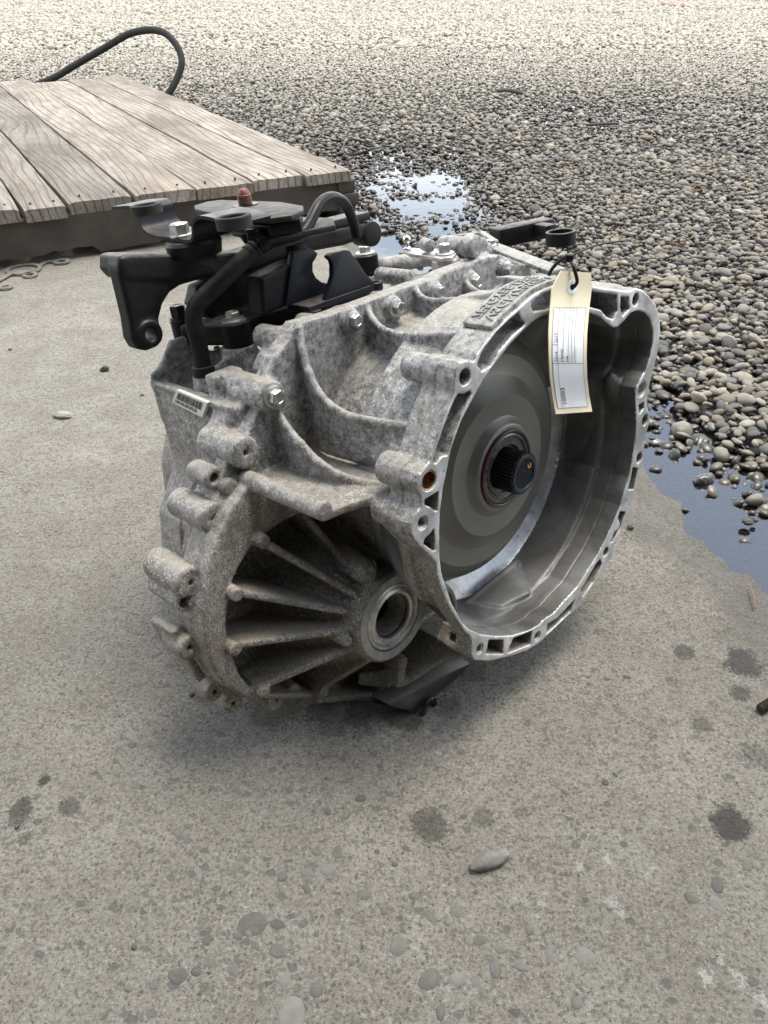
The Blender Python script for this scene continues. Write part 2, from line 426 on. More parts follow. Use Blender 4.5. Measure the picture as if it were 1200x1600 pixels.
def mat_concrete():
    m, nt, b = nmat('rough_concrete'); N = NT(nt)
    p = N.pos()
    big = N.noise(2.2, 4, 0.6, p); mid = N.noise(14, 5, 0.65, p); fine = N.noise(300, 6, 0.85, p); grit = N.noise(900, 3, 0.75, p)
    base = N.mix(N.ramp(big, [(0.35, 0.0), (0.65, 1.0)]), (0.315, 0.298, 0.262), (0.46, 0.434, 0.382))
    base = N.mix(N.math('MULTIPLY', N.ramp(mid, [(0.38, 0.0), (0.60, 1.0)]), .6), base, (0.28, 0.258, 0.212))
    base = N.mix(N.ramp(N.noise(95, 6, .75, p), [(0.36, .75), (0.50, 0.0)]), base, (0.17, 0.158, 0.132))
    base = N.mix(N.ramp(fine, [(0.40, .9), (0.47, 0.0)]), base, (0.085, 0.078, 0.066))
    base = N.mix(N.ramp(fine, [(0.56, 0.0), (0.64, .8)]), base, (0.66, 0.62, 0.53))
    # grains of exposed aggregate
    vor = N.n('ShaderNodeTexVoronoi', feature='F1'); vor.inputs['Scale'].default_value = 190
    nv = N.n('ShaderNodeTexNoise'); nv.inputs['Scale'].default_value = 140; nv.inputs['Detail'].default_value = 3; N.l(p, nv.inputs['Vector'])
    sc = N.n('ShaderNodeVectorMath', operation='SCALE'); N.l(nv.outputs['Color'], sc.inputs[0]); sc.inputs['Scale'].default_value = .007
    pw = N.n('ShaderNodeVectorMath', operation='ADD'); N.l(p, pw.inputs[0]); N.l(sc.outputs[0], pw.inputs[1]); pw = pw.outputs[0]
    N.l(pw, vor.inputs['Vector'])
    rc = N.sep(vor.outputs['Color'])
    agg = N.math('MULTIPLY', N.ramp(vor.outputs['Distance'], [(0.36, 1.0), (0.42, 0.0)]), N.ramp(rc[0], [(0.58, 0.0), (0.62, 1.0)]))
    vor2 = N.n('ShaderNodeTexVoronoi', feature='F1'); vor2.inputs['Scale'].default_value = 75; N.l(N.mapping((1, 1.25, 1), (0, 0, .6), pw), vor2.inputs['Vector'])
    rc2 = N.sep(vor2.outputs['Color'])
    near = N.n('ShaderNodeMapRange'); N.l(N.sep(p)[1], near.inputs['Value']); near.inputs['From Min'].default_value = .75; near.inputs['From Max'].default_value = .40
    near.inputs['To Min'].default_value = 0; near.inputs['To Max'].default_value = 1
    agg2 = N.math('MULTIPLY', N.math('MULTIPLY', N.ramp(vor2.outputs['Distance'], [(0.30, 1.0), (0.36, 0.0)]), N.ramp(rc2[1], [(0.82, 0.0), (0.84, 1.0)])), near.outputs[0])
    aggc = N.mix(rc[2], (0.09, 0.088, 0.08), (0.26, 0.25, 0.215))
    base = N.mix(N.math('MULTIPLY', agg, N.ramp(N.noise(9, 4, .6, p), [(.35, .25), (.6, .9)])), base, aggc)
    base = N.mix(N.math('MULTIPLY', agg2, .8), base, N.mix(rc2[2], (0.11, 0.11, 0.105), (0.22, 0.215, 0.20)))
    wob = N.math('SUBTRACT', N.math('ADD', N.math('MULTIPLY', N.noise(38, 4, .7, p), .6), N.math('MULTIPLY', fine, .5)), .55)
    stain_shade = spots(N, p, STAINS_SHADE, wob)
    base = N.mix(N.math('MULTIPLY', stain_shade, .82), base, (0.045, 0.043, 0.040))
    chalk = spots(N, p, CHALK, N.math('MULTIPLY', N.math('SUBTRACT', N.noise(160, 3, .7, p), .5), 3.0), .5)
    base = N.mix(chalk, base, (0.66, 0.65, 0.62))
    # damp margin beside the puddle
    xyz = N.sep(p)
    s = N.math('ADD', N.math('MULTIPLY', N.math('SUBTRACT', xyz[0], .60), .941), N.math('MULTIPLY', N.math('SUBTRACT', xyz[1], .75), .339))
    s = N.math('ADD', s, N.math('MULTIPLY', N.math('SUBTRACT', N.noise(7, 4, .6, p), .5), .22))
    wet = N.n('ShaderNodeMapRange'); wet.interpolation_type = 'SMOOTHSTEP'; N.l(s, wet.inputs['Value']); wet.inputs['From Min'].default_value = -.215; wet.inputs['From Max'].default_value = -.150
    wet = wet.outputs[0]
    base = N.mix(wet, base, N.mix(1.0, base, (0.33, 0.32, 0.31), 'MULTIPLY'))
    N.l(base, b.inputs['Base Color'])
    N.l(N.math('SUBTRACT', .92, N.math('ADD', N.math('MULTIPLY', wet, N.math('ADD', .28, N.math('MULTIPLY', N.noise(24, 4, .7, p), .5))), N.math('MULTIPLY', stain_shade, .25))), b.inputs['Roughness'])
    rel = N.noise(95, 6, .75, p)
    h = N.math('ADD', N.math('ADD', N.math('ADD', N.math('MULTIPLY', fine, .8), N.math('MULTIPLY', rel, 1.1)), N.math('MULTIPLY', grit, .5)), N.math('MULTIPLY', mid, .3))
    h = N.math('SUBTRACT', h, N.math('MULTIPLY', N.ramp(vor.outputs['Distance'], [(0.0, 1.0), (0.16, 0.0)]), N.math('MULTIPLY', N.ramp(rc[1], [(.6, 0.), (.65, 1.)]), .55)))
    h = N.mix(N.math('MULTIPLY', agg2, .25), h, .8)
    h = N.mix(N.math('MULTIPLY', wet, .80), h, .6)
    b.inputs['Specular IOR Level'].default_value = .22
    N.l(N.bump(h, 1.0, 0.0060), b.inputs['Normal'])
    return m
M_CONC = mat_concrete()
xs = np.concatenate([np.linspace(-9, -1.6, 16), np.linspace(-1.5, 1.35, 230)]); ys = np.concatenate([np.linspace(-6, -.2, 10), np.linspace(-.1, 3.4, 280), np.linspace(3.6, 9, 20)])
def slab_full(x, y):
    h = slab_h(x, y)
    return np.where((sdist(x, y) > .14) | (dback(x, y) > .45), -.075, h)
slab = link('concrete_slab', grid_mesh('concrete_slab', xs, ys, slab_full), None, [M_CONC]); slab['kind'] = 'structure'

# ---- gravel yard
def mat_pebble(name, attr):
    m, nt, b = nmat(name); N = NT(nt); p = N.pos()
    if attr:
        a = N.n('ShaderNodeAttribute'); a.attribute_name = 'tint'; c = a.outputs['Color']
    else:
        a = N.n('ShaderNodeObjectInfo'); c = a.outputs['Color']
    n1 = N.noise(55, 4, .6, p); n2 = N.noise(400, 3, .7, p)
    c = N.mix(1.0, c, N.mix(N.ramp(n1, [(.3, 0.), (.7, 1.)]), (.78, .76, .72), (1.18, 1.17, 1.15)), 'MULTIPLY')
    c = N.mix(N.ramp(n2, [(.58, 0.), (.7, .35)]), c, (.42, .40, .37))
    z = N.sep(p)[2]
    wet = N.n('ShaderNodeMapRange'); wet.interpolation_type = 'SMOOTHSTEP'
    N.l(N.math('ADD', z, N.math('MULTIPLY', N.math('SUBTRACT', N.noise(3.0, 3, .6, p), .5), .02)), wet.inputs['Value'])
    wet.inputs['From Min'].default_value = .014; wet.inputs['From Max'].default_value = .003
    c = N.mix(wet.outputs[0], c, N.mix(1.0, c, (.42, .40, .38), 'MULTIPLY'))
    N.l(c, b.inputs['Base Color'])
    N.l(N.math('SUBTRACT', .78, N.math('MULTIPLY', wet.outputs[0], .5)), b.inputs['Roughness'])
    N.l(N.bump(n2, .35, .001), b.inputs['Normal'])
    return m
M_PEB = mat_pebble('river_pebble', True); M_PEBI = mat_pebble('river_pebble_single', False)
def mat_bed():
    m, nt, b = nmat('gravel_bed'); N = NT(nt); p = N.pos()
    y = N.sep(p)[1]
    v = N.n('ShaderNodeTexVoronoi', feature='F1'); v.inputs['Scale'].default_value = 22; N.l(N.mapping((1, 1, .2), vec=p), v.inputs['Vector'])
    far = N.n('ShaderNodeMapRange'); N.l(y, far.inputs['Value']); far.inputs['From Min'].default_value = 8; far.inputs['From Max'].default_value = 12
    cc = N.mix(N.sep(v.outputs['Color'])[0], (.22, .20, .17), (.62, .58, .50))
    cc = N.mix(N.ramp(v.outputs['Distance'], [(.45, 0.), (.75, 1.)]), cc, (.10, .09, .08))
    cc = N.mix(N.math('MULTIPLY', N.noise(.35, 4, .6, p), .35), cc, (.32, .30, .26))
    c = N.mix(far.outputs[0], (.045, .042, .038), cc)
    N.l(c, b.inputs['Base Color']); b.inputs['Roughness'].default_value = .9
    N.l(N.bump(N.math('SUBTRACT', 1.0, v.outputs['Distance']), 1.0, .02), b.inputs['Normal'])
    return m
gxs_ = np.concatenate([np.linspace(-40, -4, 14), np.linspace(-3.5, 8, 150), np.linspace(9, 45, 14)]); gys_ = np.concatenate([np.linspace(-8, .2, 8), np.linspace(.3, 9, 170), np.linspace(9.5, 70, 60)])
def bed_full(x, y):
    h = bed_h(x, y) - .006
    return np.where(gdist(x, y) < -.1, -.09, h)
yard = link('gravel_yard', grid_mesh('gravel_yard', gxs_, gys_, bed_full), None, [mat_bed()]); yard['kind'] = 'structure'

PAL = .70 * np.array([1.0, .99, .96]) * np.array([(.24,.215,.175),(.30,.27,.225),(.19,.18,.165),(.145,.14,.132),(.34,.31,.26),(.27,.235,.18),(.22,.215,.205),(.38,.355,.31),(.12,.118,.113),(.29,.275,.25)])
def ico(sub):
    bm = bmesh.new(); bmesh.ops.create_icosphere(bm, subdivisions=sub, radius=1)
    V = np.array([v.co[:] for v in bm.verts]); F = np.array([[v.index for v in f.verts] for f in bm.faces]); bm.free(); return V, F
def octa():
    V = np.array([(1,0,0),(-1,0,0),(0,1,0),(0,-1,0),(0,0,1),(0,0,-1.)]); F = np.array([(0,2,4),(2,1,4),(1,3,4),(3,0,4),(2,0,5),(1,2,5),(3,1,5),(0,3,5)]); return V, F
def rotm(ax, ay, az):
    ca, sa, cb, sb, cg, sg = np.cos(ax), np.sin(ax), np.cos(ay), np.sin(ay), np.cos(az), np.sin(az)
    R = np.empty((len(ax), 3, 3))
    R[:, 0, 0] = cb * cg; R[:, 0, 1] = sa * sb * cg - ca * sg; R[:, 0, 2] = ca * sb * cg + sa * sg
    R[:, 1, 0] = cb * sg; R[:, 1, 1] = sa * sb * sg + ca * cg; R[:, 1, 2] = ca * sb * sg - sa * cg
    R[:, 2, 0] = -sb; R[:, 2, 1] = sa * cb; R[:, 2, 2] = ca * cb
    return R
def pebble_batch(n, size):
    a = size * np.exp(rng.normal(0, .27, n)); b_ = a * rng.uniform(.62, .95, n); c_ = a * rng.uniform(.32, .60, n)
    return np.stack([a, b_, c_], 1), rotm(rng.normal(0, .30, n), rng.normal(0, .30, n), rng.uniform(0, 6.28, n))
def scatter(y0, y1, sp, size, layers=1):
    pts = []
    for L in range(layers):
        ys_ = np.arange(y0, y1, sp)
        for yy in ys_:
            w = .60 * (yy + .25) + .35
            xx = np.arange(-w, w, sp) + rng.uniform(0, sp)
            pts.append(np.stack([xx + rng.uniform(-.45, .45, len(xx)) * sp, yy + rng.uniform(-.45, .45, len(xx)) * sp, np.full(len(xx), L)], 1))
    P = np.concatenate(pts); x, y = P[:, 0], P[:, 1]
    s = gdist(x, y) + (fbm(x * 9, y * 9, 41) - .5) * .10
    keep = (s > .035) | ((s > -.075) & (rng.random(len(s)) < .05 + .30 * np.clip((s + .03) / .065, 0, 1)))
    # nothing under the timber platform
    return P[keep]
def under_platform(x, y):
    d = np.stack([x - ORI[0], y - ORI[1]], -1)
    a, b_ = d @ DF, d @ DS
    return (a > -.01) & (b_ > -.3) & (b_ < 2.85)
SETS = []
P1 = scatter(.75, 3.4, .0205, .0110, 2); P2_ = scatter(3.4, 8.2, .028, .0150, 1); P3 = np.concatenate([scatter(8.2, 14, .055, .030, 1), scatter(14, 24, .085, .042, 1)])
def build_pebbles(P, size, base, lift):
    x, y = P[:, 0], P[:, 1]
    ok = ~under_platform(x, y); P = P[ok]; x, y = x[ok], y[ok]
    n = len(P); S, R = pebble_batch(n, size)
    S *= (1 + .35 * sst((y - 13) / 2) * (y > 8))[:, None]
    big = rng.random(n) < .04; S[big] *= 1.18
    z = np.where(sdist(x, y) < .13, np.maximum(bed_h(x, y), slab_h(x, y) - .002), bed_h(x, y)) + S[:, 2] * .35 + P[:, 2] * lift + rng.uniform(-.004, .007, n)
    C = np.stack([x, y, z], 1)
    col = PAL[rng.integers(0, len(PAL), n)] * rng.uniform(.8, 1.2, n)[:, None]
    dry = sst((y - 3.2) / 5.0)[:, None]; col = col * (1 - dry) + (col * .45 + np.array([.40, .375, .32]) * .75) * dry
    return C, S, R, col
def emit(C, S, R, col, prim, name, rough=.10):
    V0, F0 = prim; n, k = len(C), len(V0)
    bump = 1 + rng.normal(0, rough, (n, k, 1))
    V = V0[None] * bump * S[:, None, :]
    V = np.einsum('nij,nkj->nki', R, V) + C[:, None, :]
    F = (F0[None] + (np.arange(n) * k)[:, None, None]).reshape(-1, 3)
    me = bulk_mesh(name, V.reshape(-1, 3), F)
    at = me.attributes.new('tint', 'FLOAT_COLOR', 'POINT')
    cc = np.ones((n, k, 4), np.float32); cc[:, :, :3] = col[:, None, :]
    at.data.foreach_set('color', cc.ravel())
    return me
C, S, R, col = build_pebbles(P1, .0100, None, .008)
# the 300 pebbles that show largest become objects of their own
def proj_px(C):
    d = C - CAM; zc = d[:, 1] * CP - d[:, 2] * SP; yc = d[:, 1] * SP + d[:, 2] * CP
    return 600 + FPX * d[:, 0] / zc, 800 - FPX * yc / zc, zc
px, py, zc = proj_px(C)
sc_ = S[:, 0] / zc * (C[:, 2] + S[:, 2] > WATER_Z + .004)
vis = (px > 5) & (px < 1195) & (py > 20) & (C[:, 2] > bed_h(C[:, 0], C[:, 1]) + .006) & ~((px > 230) & (px < 1025) & (py > 430))
sc_ = np.where(vis, sc_, 0); top = np.argsort(-sc_)[:296]
rest = np.ones(len(C), bool); rest[top] = False
V2, F2 = ico(2)
var = []
for k in range(12):
    q = V2 * (1 + .10 * np.sin(V2 @ rng.normal(0, 1.8, 3) + k)[:, None] + .06 * np.sin(V2 @ rng.normal(0, 3.4, 3))[:, None])
    me = bulk_mesh('pebble', q, F2); me.polygons.foreach_set('use_smooth', np.ones(len(F2), bool)); me.materials.append(M_PEBI); var.append(me)
for i in top:
    o = bpy.data.objects.new('pebble', var[i % 12]); COL.objects.link(o); o.parent = yard
    M = Matrix(R[i].tolist()).to_4x4() @ Matrix.Diagonal((*S[i], 1)); M.translation = Vector(C[i]); o.matrix_world = M
    o.color = (*col[i], 1)
m1 = emit(C[rest], S[rest], R[rest], col[rest], ico(1), 'gravel', .055)
C2_, S2_, R2_, c2_ = build_pebbles(P2_, .0155, None, .01); m2 = emit(C2_, S2_, R2_, c2_, ico(1) if len(P2_) < 9000 else octa(), "gravel_mid", .10)
C3_, S3_, R3_, c3_ = build_pebbles(P3, .030, None, .01); m3 = emit(C3_, S3_, R3_, c3_, octa(), 'gravel_far', .12)
bm = bmesh.new()
for mm in (m1, m2, m3): bm.from_mesh(mm)
me = bpy.data.meshes.new('gravel'); bm.to_mesh(me); bm.free()
for mm in (m1, m2, m3): bpy.data.meshes.remove(mm)
gv = link('gravel', me, None, [M_PEB]); gv['kind'] = 'stuff'; gv['label'] = 'loose grey and tan river gravel covering the yard'; gv['category'] = 'gravel'
print('pebbles', len(C), len(C2_), len(C3_))

# ---- water
def mat_water():
    m, nt, b = nmat('puddle_water'); N = NT(nt); p = N.pos()
    b.inputs['Base Color'].default_value = (.55, .55, .5, 1); b.inputs['Roughness'].default_value = .015; b.inputs['IOR'].default_value = 2.1
    b.inputs['Transmission Weight'].default_value = 1.0
    N.l(N.bump(N.noise(28, 3, .5, p), .05, .004), b.inputs['Normal'])
    return m
wx = np.linspace(-.9, 3.6, 4); wy = np.linspace(.2, 6.2, 4)
def wz(x, y): return x * 0 + WATER_Z
puddle = link('puddle', grid_mesh('puddle', wx, wy, wz), None, [mat_water()]); puddle['kind'] = 'structure'

# ---- stones cast into the slab, worn level
EMB = [(394,1442,.013,.010),(430,1445,.008,.005),(436,1484,.0075,.007),(330,1503,.006,.007),(365,1517,.007,.005),(277,1525,.010,.007),(446,1527,.007,.007),(492,1545,.007,.007),(455,1580,.011,.012),(370,1462,.006,.004),(308,1516,.005,.005),(400,1480,.005,.005),
  (323,1470,.005,.005),(512,1360,.009,.0065),(480,1362,.008,.006),(565,1398,.008,.006),(563,1247,.006,.004),(510,1267,.006,.004),(495,1330,.005,.005),(463,1331,.005,.004),(527,1334,.006,.006),(390,1312,.005,.004),(375,1338,.005,.005),(373,1369,.005,.004),(441,1368,.005,.005),(478,1390,.004,.006),(390,1457,.004,.004),
  (672,1434,.011,.005),(712,1424,.007,.007),(621,1480,.009,.008),(748,1466,.009,.006),(780,1484,.007,.004),(772,1510,.005,.008),(712,1532,.008,.006),(815,1510,.006,.004),(858,1492,.005,.008),(914,1494,.011,.007),(670,1532,.012,.008),(744,1530,.006,.006),(898,1565,.006,.006),(1120,1380,.006,.008),(1155,1340,.004,.004),(1080,1402,.006,.006),(1122,1414,.010,.009),(1165,1354,.005,.006),(1182,1352,.005,.005),(1040,1430,.004,.004),
  (825,1453,.005,.005),(1010,1470,.004,.004),(555,1600,.006,.003),(690,1580,.004,.007),(740,1570,.004,.004),(600,1425,.004,.004),(645,1400,.004,.004),(930,1044,.008,.004),(918,1058,.005,.003),(948,1060,.005,.003),(978,1058,.006,.004),(700,1440,.004,.004),(540,1470,.004,.004),(240,1540,.005,.004),(200,1545,.005,.003),(590,1330,.004,.003),(615,1350,.004,.003),(945,1222,.004,.004),(960,1210,.004,.003),(885,1238,.005,.003),(705,1600,.006,.003)]
me_e = []
for k in range(8):
    q = V2 * (1 + .17 * np.sin(V2 @ rng.normal(0, 2.0, 3) + k)[:, None] + .10 * np.sin(V2 @ rng.normal(0, 3.5, 3))[:, None])
    me = bulk_mesh('embedded_stone', q, F2); me.polygons.foreach_set('use_smooth', np.ones(len(F2), bool)); me_e.append(me)
m_, nt_, b_ = nmat('worn_embedded_stone'); N = NT(nt_); p_ = N.pos()
oi = N.n('ShaderNodeObjectInfo')
c_ = N.mix(N.noise(120, 4, .6, p_), (.11, .108, .102), (.24, .235, .215)); c_ = N.mix(1.0, c_, oi.outputs['Color'], 'MULTIPLY')
c_ = N.mix(N.ramp(N.noise(500, 3, .7, p_), [(.60, 0.), (.72, .5)]), c_, (.26, .25, .23))
N.l(c_, b_.inputs['Base Color']); b_.inputs['Roughness'].default_value = .85; b_.inputs['Specular IOR Level'].default_value = .12; N.l(N.bump(N.noise(600, 3, .6, p_), .4, .0006), b_.inputs['Normal'])
for me in me_e: me.materials.append(m_)
for i, (a, c2, rx, ry) in enumerate(EMB):
    g = ground(a, c2); hz = float(slab_h(np.array([g[0]]), np.array([g[1]]))[0])
    o = bpy.data.objects.new('embedded_stone', me_e[i % 8]); COL.objects.link(o); o.parent = slab
    M = Matrix.Rotation(rnd.uniform(-.5, .5), 4, 'Z') @ Matrix.Diagonal((rx * 1.0, ry * 1.15, .0036, 1)); M.translation = Vector((g[0], g[1], hz - .0022)); o.matrix_world = M
    v = rnd.uniform(.45, .85); o.color = (v, v, v, 1)

# ---------------------------------------------------------------- unseen roof and walls added behind the camera to block sky light
M_BLOCKER = mat_simple('blocker_sheet', (0.16, 0.165, 0.16), .6, .2, .2, 4)
blocker = thing('sky_blocker', 'roof and walls added out of frame behind the camera to block sky light', 'light blocker', (0, -3, 0))
def wbox(name, lo, hi, mat, parent):
    bm = bmesh.new(); lo, hi = Vector(lo), Vector(hi)
    add_box(bm, (lo + hi) / 2 - parent.location, hi - lo)
    return bm_obj(name, bm, mat, parent)
wbox('blocker_roof', (-3.2, -6, 3.55), (4.6, -1.1, 3.65), M_BLOCKER, blocker)
wbox('blocker_back', (-3.2, -6.1, -.1), (4.6, -6, 3.55), M_BLOCKER, blocker)
wbox('blocker_side', (-3.3, -6, -.1), (-3.2, -1.1, 3.55), M_BLOCKER, blocker)
wbox('blocker_side', (4.6, -6, -.1), (4.7, -1.1, 3.55), M_BLOCKER, blocker)

# ---------------------------------------------------------------- timber platform
def mat_wood():
    m, nt, b = nmat('weathered_timber'); N = NT(nt)
    oi = N.n('ShaderNodeObjectInfo')
    off = N.n('ShaderNodeCombineXYZ'); N.l(N.math('MULTIPLY', oi.outputs['Random'], 9.0), off.inputs[0]); N.l(N.math('MULTIPLY', oi.outputs['Random'], 5.0), off.inputs[1])
    ad = N.n('ShaderNodeVectorMath', operation='ADD'); N.l(N.tc, ad.inputs[0]); N.l(off.outputs[0], ad.inputs[1]); v = ad.outputs[0]
    warp = N.noise(1.5, 2, .45, N.mapping((.50, 2.0, 1), vec=v))
    q = N.math('ADD', N.math('MULTIPLY', N.sep(v)[1], 34.0), N.math('MULTIPLY', warp, 10.0))
    rings = N.math('ABSOLUTE', N.math('SUBTRACT', N.math('FRACT', q), .5))
    fib = N.noise(34, 5, .75, N.mapping((.28, 9, 3), vec=v)); mot = N.noise(3.5, 4, .65, N.mapping((.6, 2, 1), vec=v))
    c = N.mix(N.ramp(mot, [(.35, 0.), (.65, 1.)]), (.15, .125, .096), (.36, .322, .27))
    c = N.mix(N.math('MULTIPLY', N.ramp(rings, [(.03, .8), (.16, 0.)]), N.ramp(N.noise(5, 3, .6, N.mapping((.5, 2, 1), vec=v)), [(.34, .25), (.58, 1.)])), c, (.09, .066, .046))
    c = N.mix(N.ramp(fib, [(.38, .85), (.50, 0.)]), c, (.13, .10, .075))
    c = N.mix(N.ramp(fib, [(.56, 0.), (.66, .5)]), c, (.52, .49, .44))
    c = N.mix(N.math('MULTIPLY', N.ramp(N.noise(2.0, 3, .6, v), [(.56, 0.), (.68, 1.)]), .6), c, (.20, .16, .12))
    tone = N.n('ShaderNodeMapRange'); N.l(oi.outputs['Random'], tone.inputs['Value']); tone.inputs['To Min'].default_value = .68; tone.inputs['To Max'].default_value = 1.15
    vm = N.n('ShaderNodeVectorMath', operation='SCALE'); N.l(c, vm.inputs[0]); N.l(tone.outputs[0], vm.inputs['Scale']); c = vm.outputs[0]
    N.l(c, b.inputs['Base Color']); b.inputs['Roughness'].default_value = .85
    h = N.math('ADD', N.math('MULTIPLY', N.ramp(rings, [(.0, 0.), (.2, 1.)]), .8), N.math('MULTIPLY', fib, .7))
    N.l(N.bump(h, .9, .004), b.inputs['Normal'])
    return m
M_WOOD = mat_wood()
M_FASCIA = mat_simple('grey_brown_timber', (.055, .046, .036), .85, 0, .3, 14, .5, 150)
M_NAIL = mat_simple('rusted_nail', (.06, .045, .035), .7, .4, .3)
plat = thing('wooden_platform', 'low platform of weathered grey planks on a dark timber edge beam', 'platform', (ORI[0], ORI[1], 0))
PM = Matrix(((DF[0], DS[0], 0), (DF[1], DS[1], 0), (0, 0, 1))).to_4x4()      # local x along the front, y going back (mirrored is fine for boxes)
seam_px = [(548,262),(477,271),(395,281),(305,292),(208,303),(105,317),(34,327),(-60,338),(-170,352),(-290,366)]
ts = [float((ground(a, c2, .15)[:2] - ORI) @ DF) for a, c2 in seam_px]
for k in range(len(ts) - 1):
    w0, w1 = ts[k] + .004, ts[k + 1] - .004
    L = 2.72 + rnd.uniform(-.06, .10) + (.0 if k else .05); y0 = rnd.uniform(-.012, .006)
    W_ = w1 - w0
    nu, nv = 60, 9; bm = bmesh.new(); th = .034
    dz = rnd.uniform(-.004, .004); cup = rnd.uniform(-.004, .005); sd = rnd.randint(0, 999)
    T, B = [], []
    for i in range(nu + 1):
        a = i / nu; yy = y0 + (L - y0) * a; rT, rB = [], []
        for j in range(nv + 1):
            t = j / nv
            e0 = .010 * (float(fbm(np.array([yy * 3.1]), np.array([sd * 1.7]), 3)[0]) - .5) * (1 if j == 0 else -.8 if j == nv else 0)
            ex = (rnd.uniform(-.002, .002) if i in (0, nu) else 0)
            z = .15 + dz + cup * (1 - 4 * (t - .5) ** 2) + .003 * (float(fbm(np.array([yy * 2.]), np.array([t * 2 + sd * .1]), 7)[0]) - .5)
            if i in (0, nu): z -= .003
            if j in (0, nv): z -= .003
            x = w0 + W_ * t + e0
            rT.append(bm.verts.new((yy + ex, x, z))); rB.append(bm.verts.new((yy + ex, x, .15 - th + dz)))
        T.append(rT); B.append(rB)
    for i in range(nu):
        for j in range(nv):
            bm.faces.new((T[i][j], T[i + 1][j], T[i + 1][j + 1], T[i][j + 1]))
        bm.faces.new((T[i][0], B[i][0], B[i + 1][0], T[i + 1][0])); bm.faces.new((T[i][nv], T[i + 1][nv], B[i + 1][nv], B[i][nv]))
        bm.faces.new((B[i][0], B[i][nv], B[i + 1][nv], B[i + 1][0]))
    for i in (0, nu):
        for j in range(nv): bm.faces.new((T[i][j], T[i][j + 1], B[i][nv] if j == nv - 1 else B[i][j + 1], B[i][j]))
    bo = bm_obj('plank', bm, M_WOOD, plat, 50)
    bo.matrix_local = Matrix(((DS[0], DF[0], 0), (DS[1], DF[1], 0), (0, 0, 1))).to_4x4()
    for q in range(2):
        bm = bmesh.new(); xx = w0 + W_ * (.22 + .55 * q)
        add_cyl(bm, (y0 + .045 + rnd.uniform(-.01, .01), xx, .14), (y0 + .045, xx, .1545 + dz), .0032, n=10)
        bm_obj('nail', bm, M_NAIL, bo)
def pbox(name, x0, x1, y0, y1, z0, z1, mat, jag=0, bev=.003):
    bm = bmesh.new(); add_box(bm, ((x0 + x1) / 2, (y0 + y1) / 2, (z0 + z1) / 2), (x1 - x0, y1 - y0, z1 - z0))
    bmesh.ops.recalc_face_normals(bm, faces=bm.faces[:]); bevelled(bm, bev)
    o = bm_obj(name, bm, mat, plat); o.matrix_local = PM; return o
# front beam with an uneven lower edge
bm = bmesh.new(); n = 70; tp, bt = [], []
for k in range(n + 1):
    x = -.012 + (ts[-1] + .012) * k / n
    zb = .018 + .012 * float(fbm(np.array([x * 5.]), np.array([3.3]), 77)[0]) - (.018 if .62 < x < .80 else 0) + (.006 * rnd.random())
    tp.append([bm.verts.new((x, .004, .115)), bm.verts.new((x, .045, .115))]); bt.append([bm.verts.new((x, .004, zb)), bm.verts.new((x, .045, zb + .003))])
for k in range(n):
    for A, B_ in ((tp[k][0], bt[k][0]),): bm.faces.new((tp[k][0], tp[k + 1][0], bt[k + 1][0], bt[k][0]))
    bm.faces.new((tp[k][1], bt[k][1], bt[k + 1][1], tp[k + 1][1])); bm.faces.new((tp[k][0], tp[k][1], tp[k + 1][1], tp[k + 1][0])); bm.faces.new((bt[k][0], bt[k + 1][0], bt[k + 1][1], bt[k][1]))
bm.faces.new((tp[0][0], bt[0][0], bt[0][1], tp[0][1])); bm.faces.new((tp[n][0], tp[n][1], bt[n][1], bt[n][0]))
fo = bm_obj('edge_beam', bm, M_FASCIA, plat); fo.matrix_local = PM
for z0, z1, dx in ((.078, .115, -.004), (.040, .0765, -.014), (.0, .0385, -.006)): pbox('side_timber', dx - .008, .05 + dx, -.004 if dx > -.01 else -.012, 2.7, z0, z1, M_FASCIA)
for yy in (.9, 1.8, 2.6): pbox('bearer', .06, ts[-1], yy, yy + .08, .0, .112, M_FASCIA)
# ---------------------------------------------------------------- solid modelling of the castings (signed distances, then a surface)
def poly_sd(poly, X, Y):
    """signed distance to a closed polygon, negative inside"""
    shp = np.broadcast(X, Y).shape
    X = np.broadcast_to(X, shp).astype(np.float32); Y = np.broadcast_to(Y, shp).astype(np.float32)
    d = np.full(shp, 1e9, np.float32); s = np.ones(shp, np.float32)
    n = len(poly)
    for i in range(n):
        (ax, ay), (bx, by) = poly[i], poly[i - 1]
        ex, ey = bx - ax, by - ay
        wx, wy = X - ax, Y - ay
        t = np.clip((wx * ex + wy * ey) / (ex * ex + ey * ey + 1e-12), 0, 1)
        d = np.minimum(d, (wx - ex * t) ** 2 + (wy - ey * t) ** 2)
        c1 = Y >= ay; c2 = Y < by; c3 = ex * wy > ey * wx
        s = np.where((c1 & c2 & c3) | (~c1 & ~c2 & ~c3), -s, s)
    return s * np.sqrt(d)
def smin(a, b, k):
    if k <= 0: return np.minimum(a, b)
    h = np.maximum(k - np.abs(a - b), 0) / k
    return np.minimum(a, b) - h * h * (k * 0.25)
def xcap(d2, X, x0, x1, r=0.0):
    """extrude a 2D distance along x with edge rounding r"""
    w = np.abs(X - (x0 + x1) / 2) - (x1 - x0) / 2
    if r <= 0: return np.maximum(d2, w)
    a, b = d2 + r, w + r
    return np.minimum(np.maximum(a, b), 0) + np.sqrt(np.maximum(a, 0) ** 2 + np.maximum(b, 0) ** 2) - r
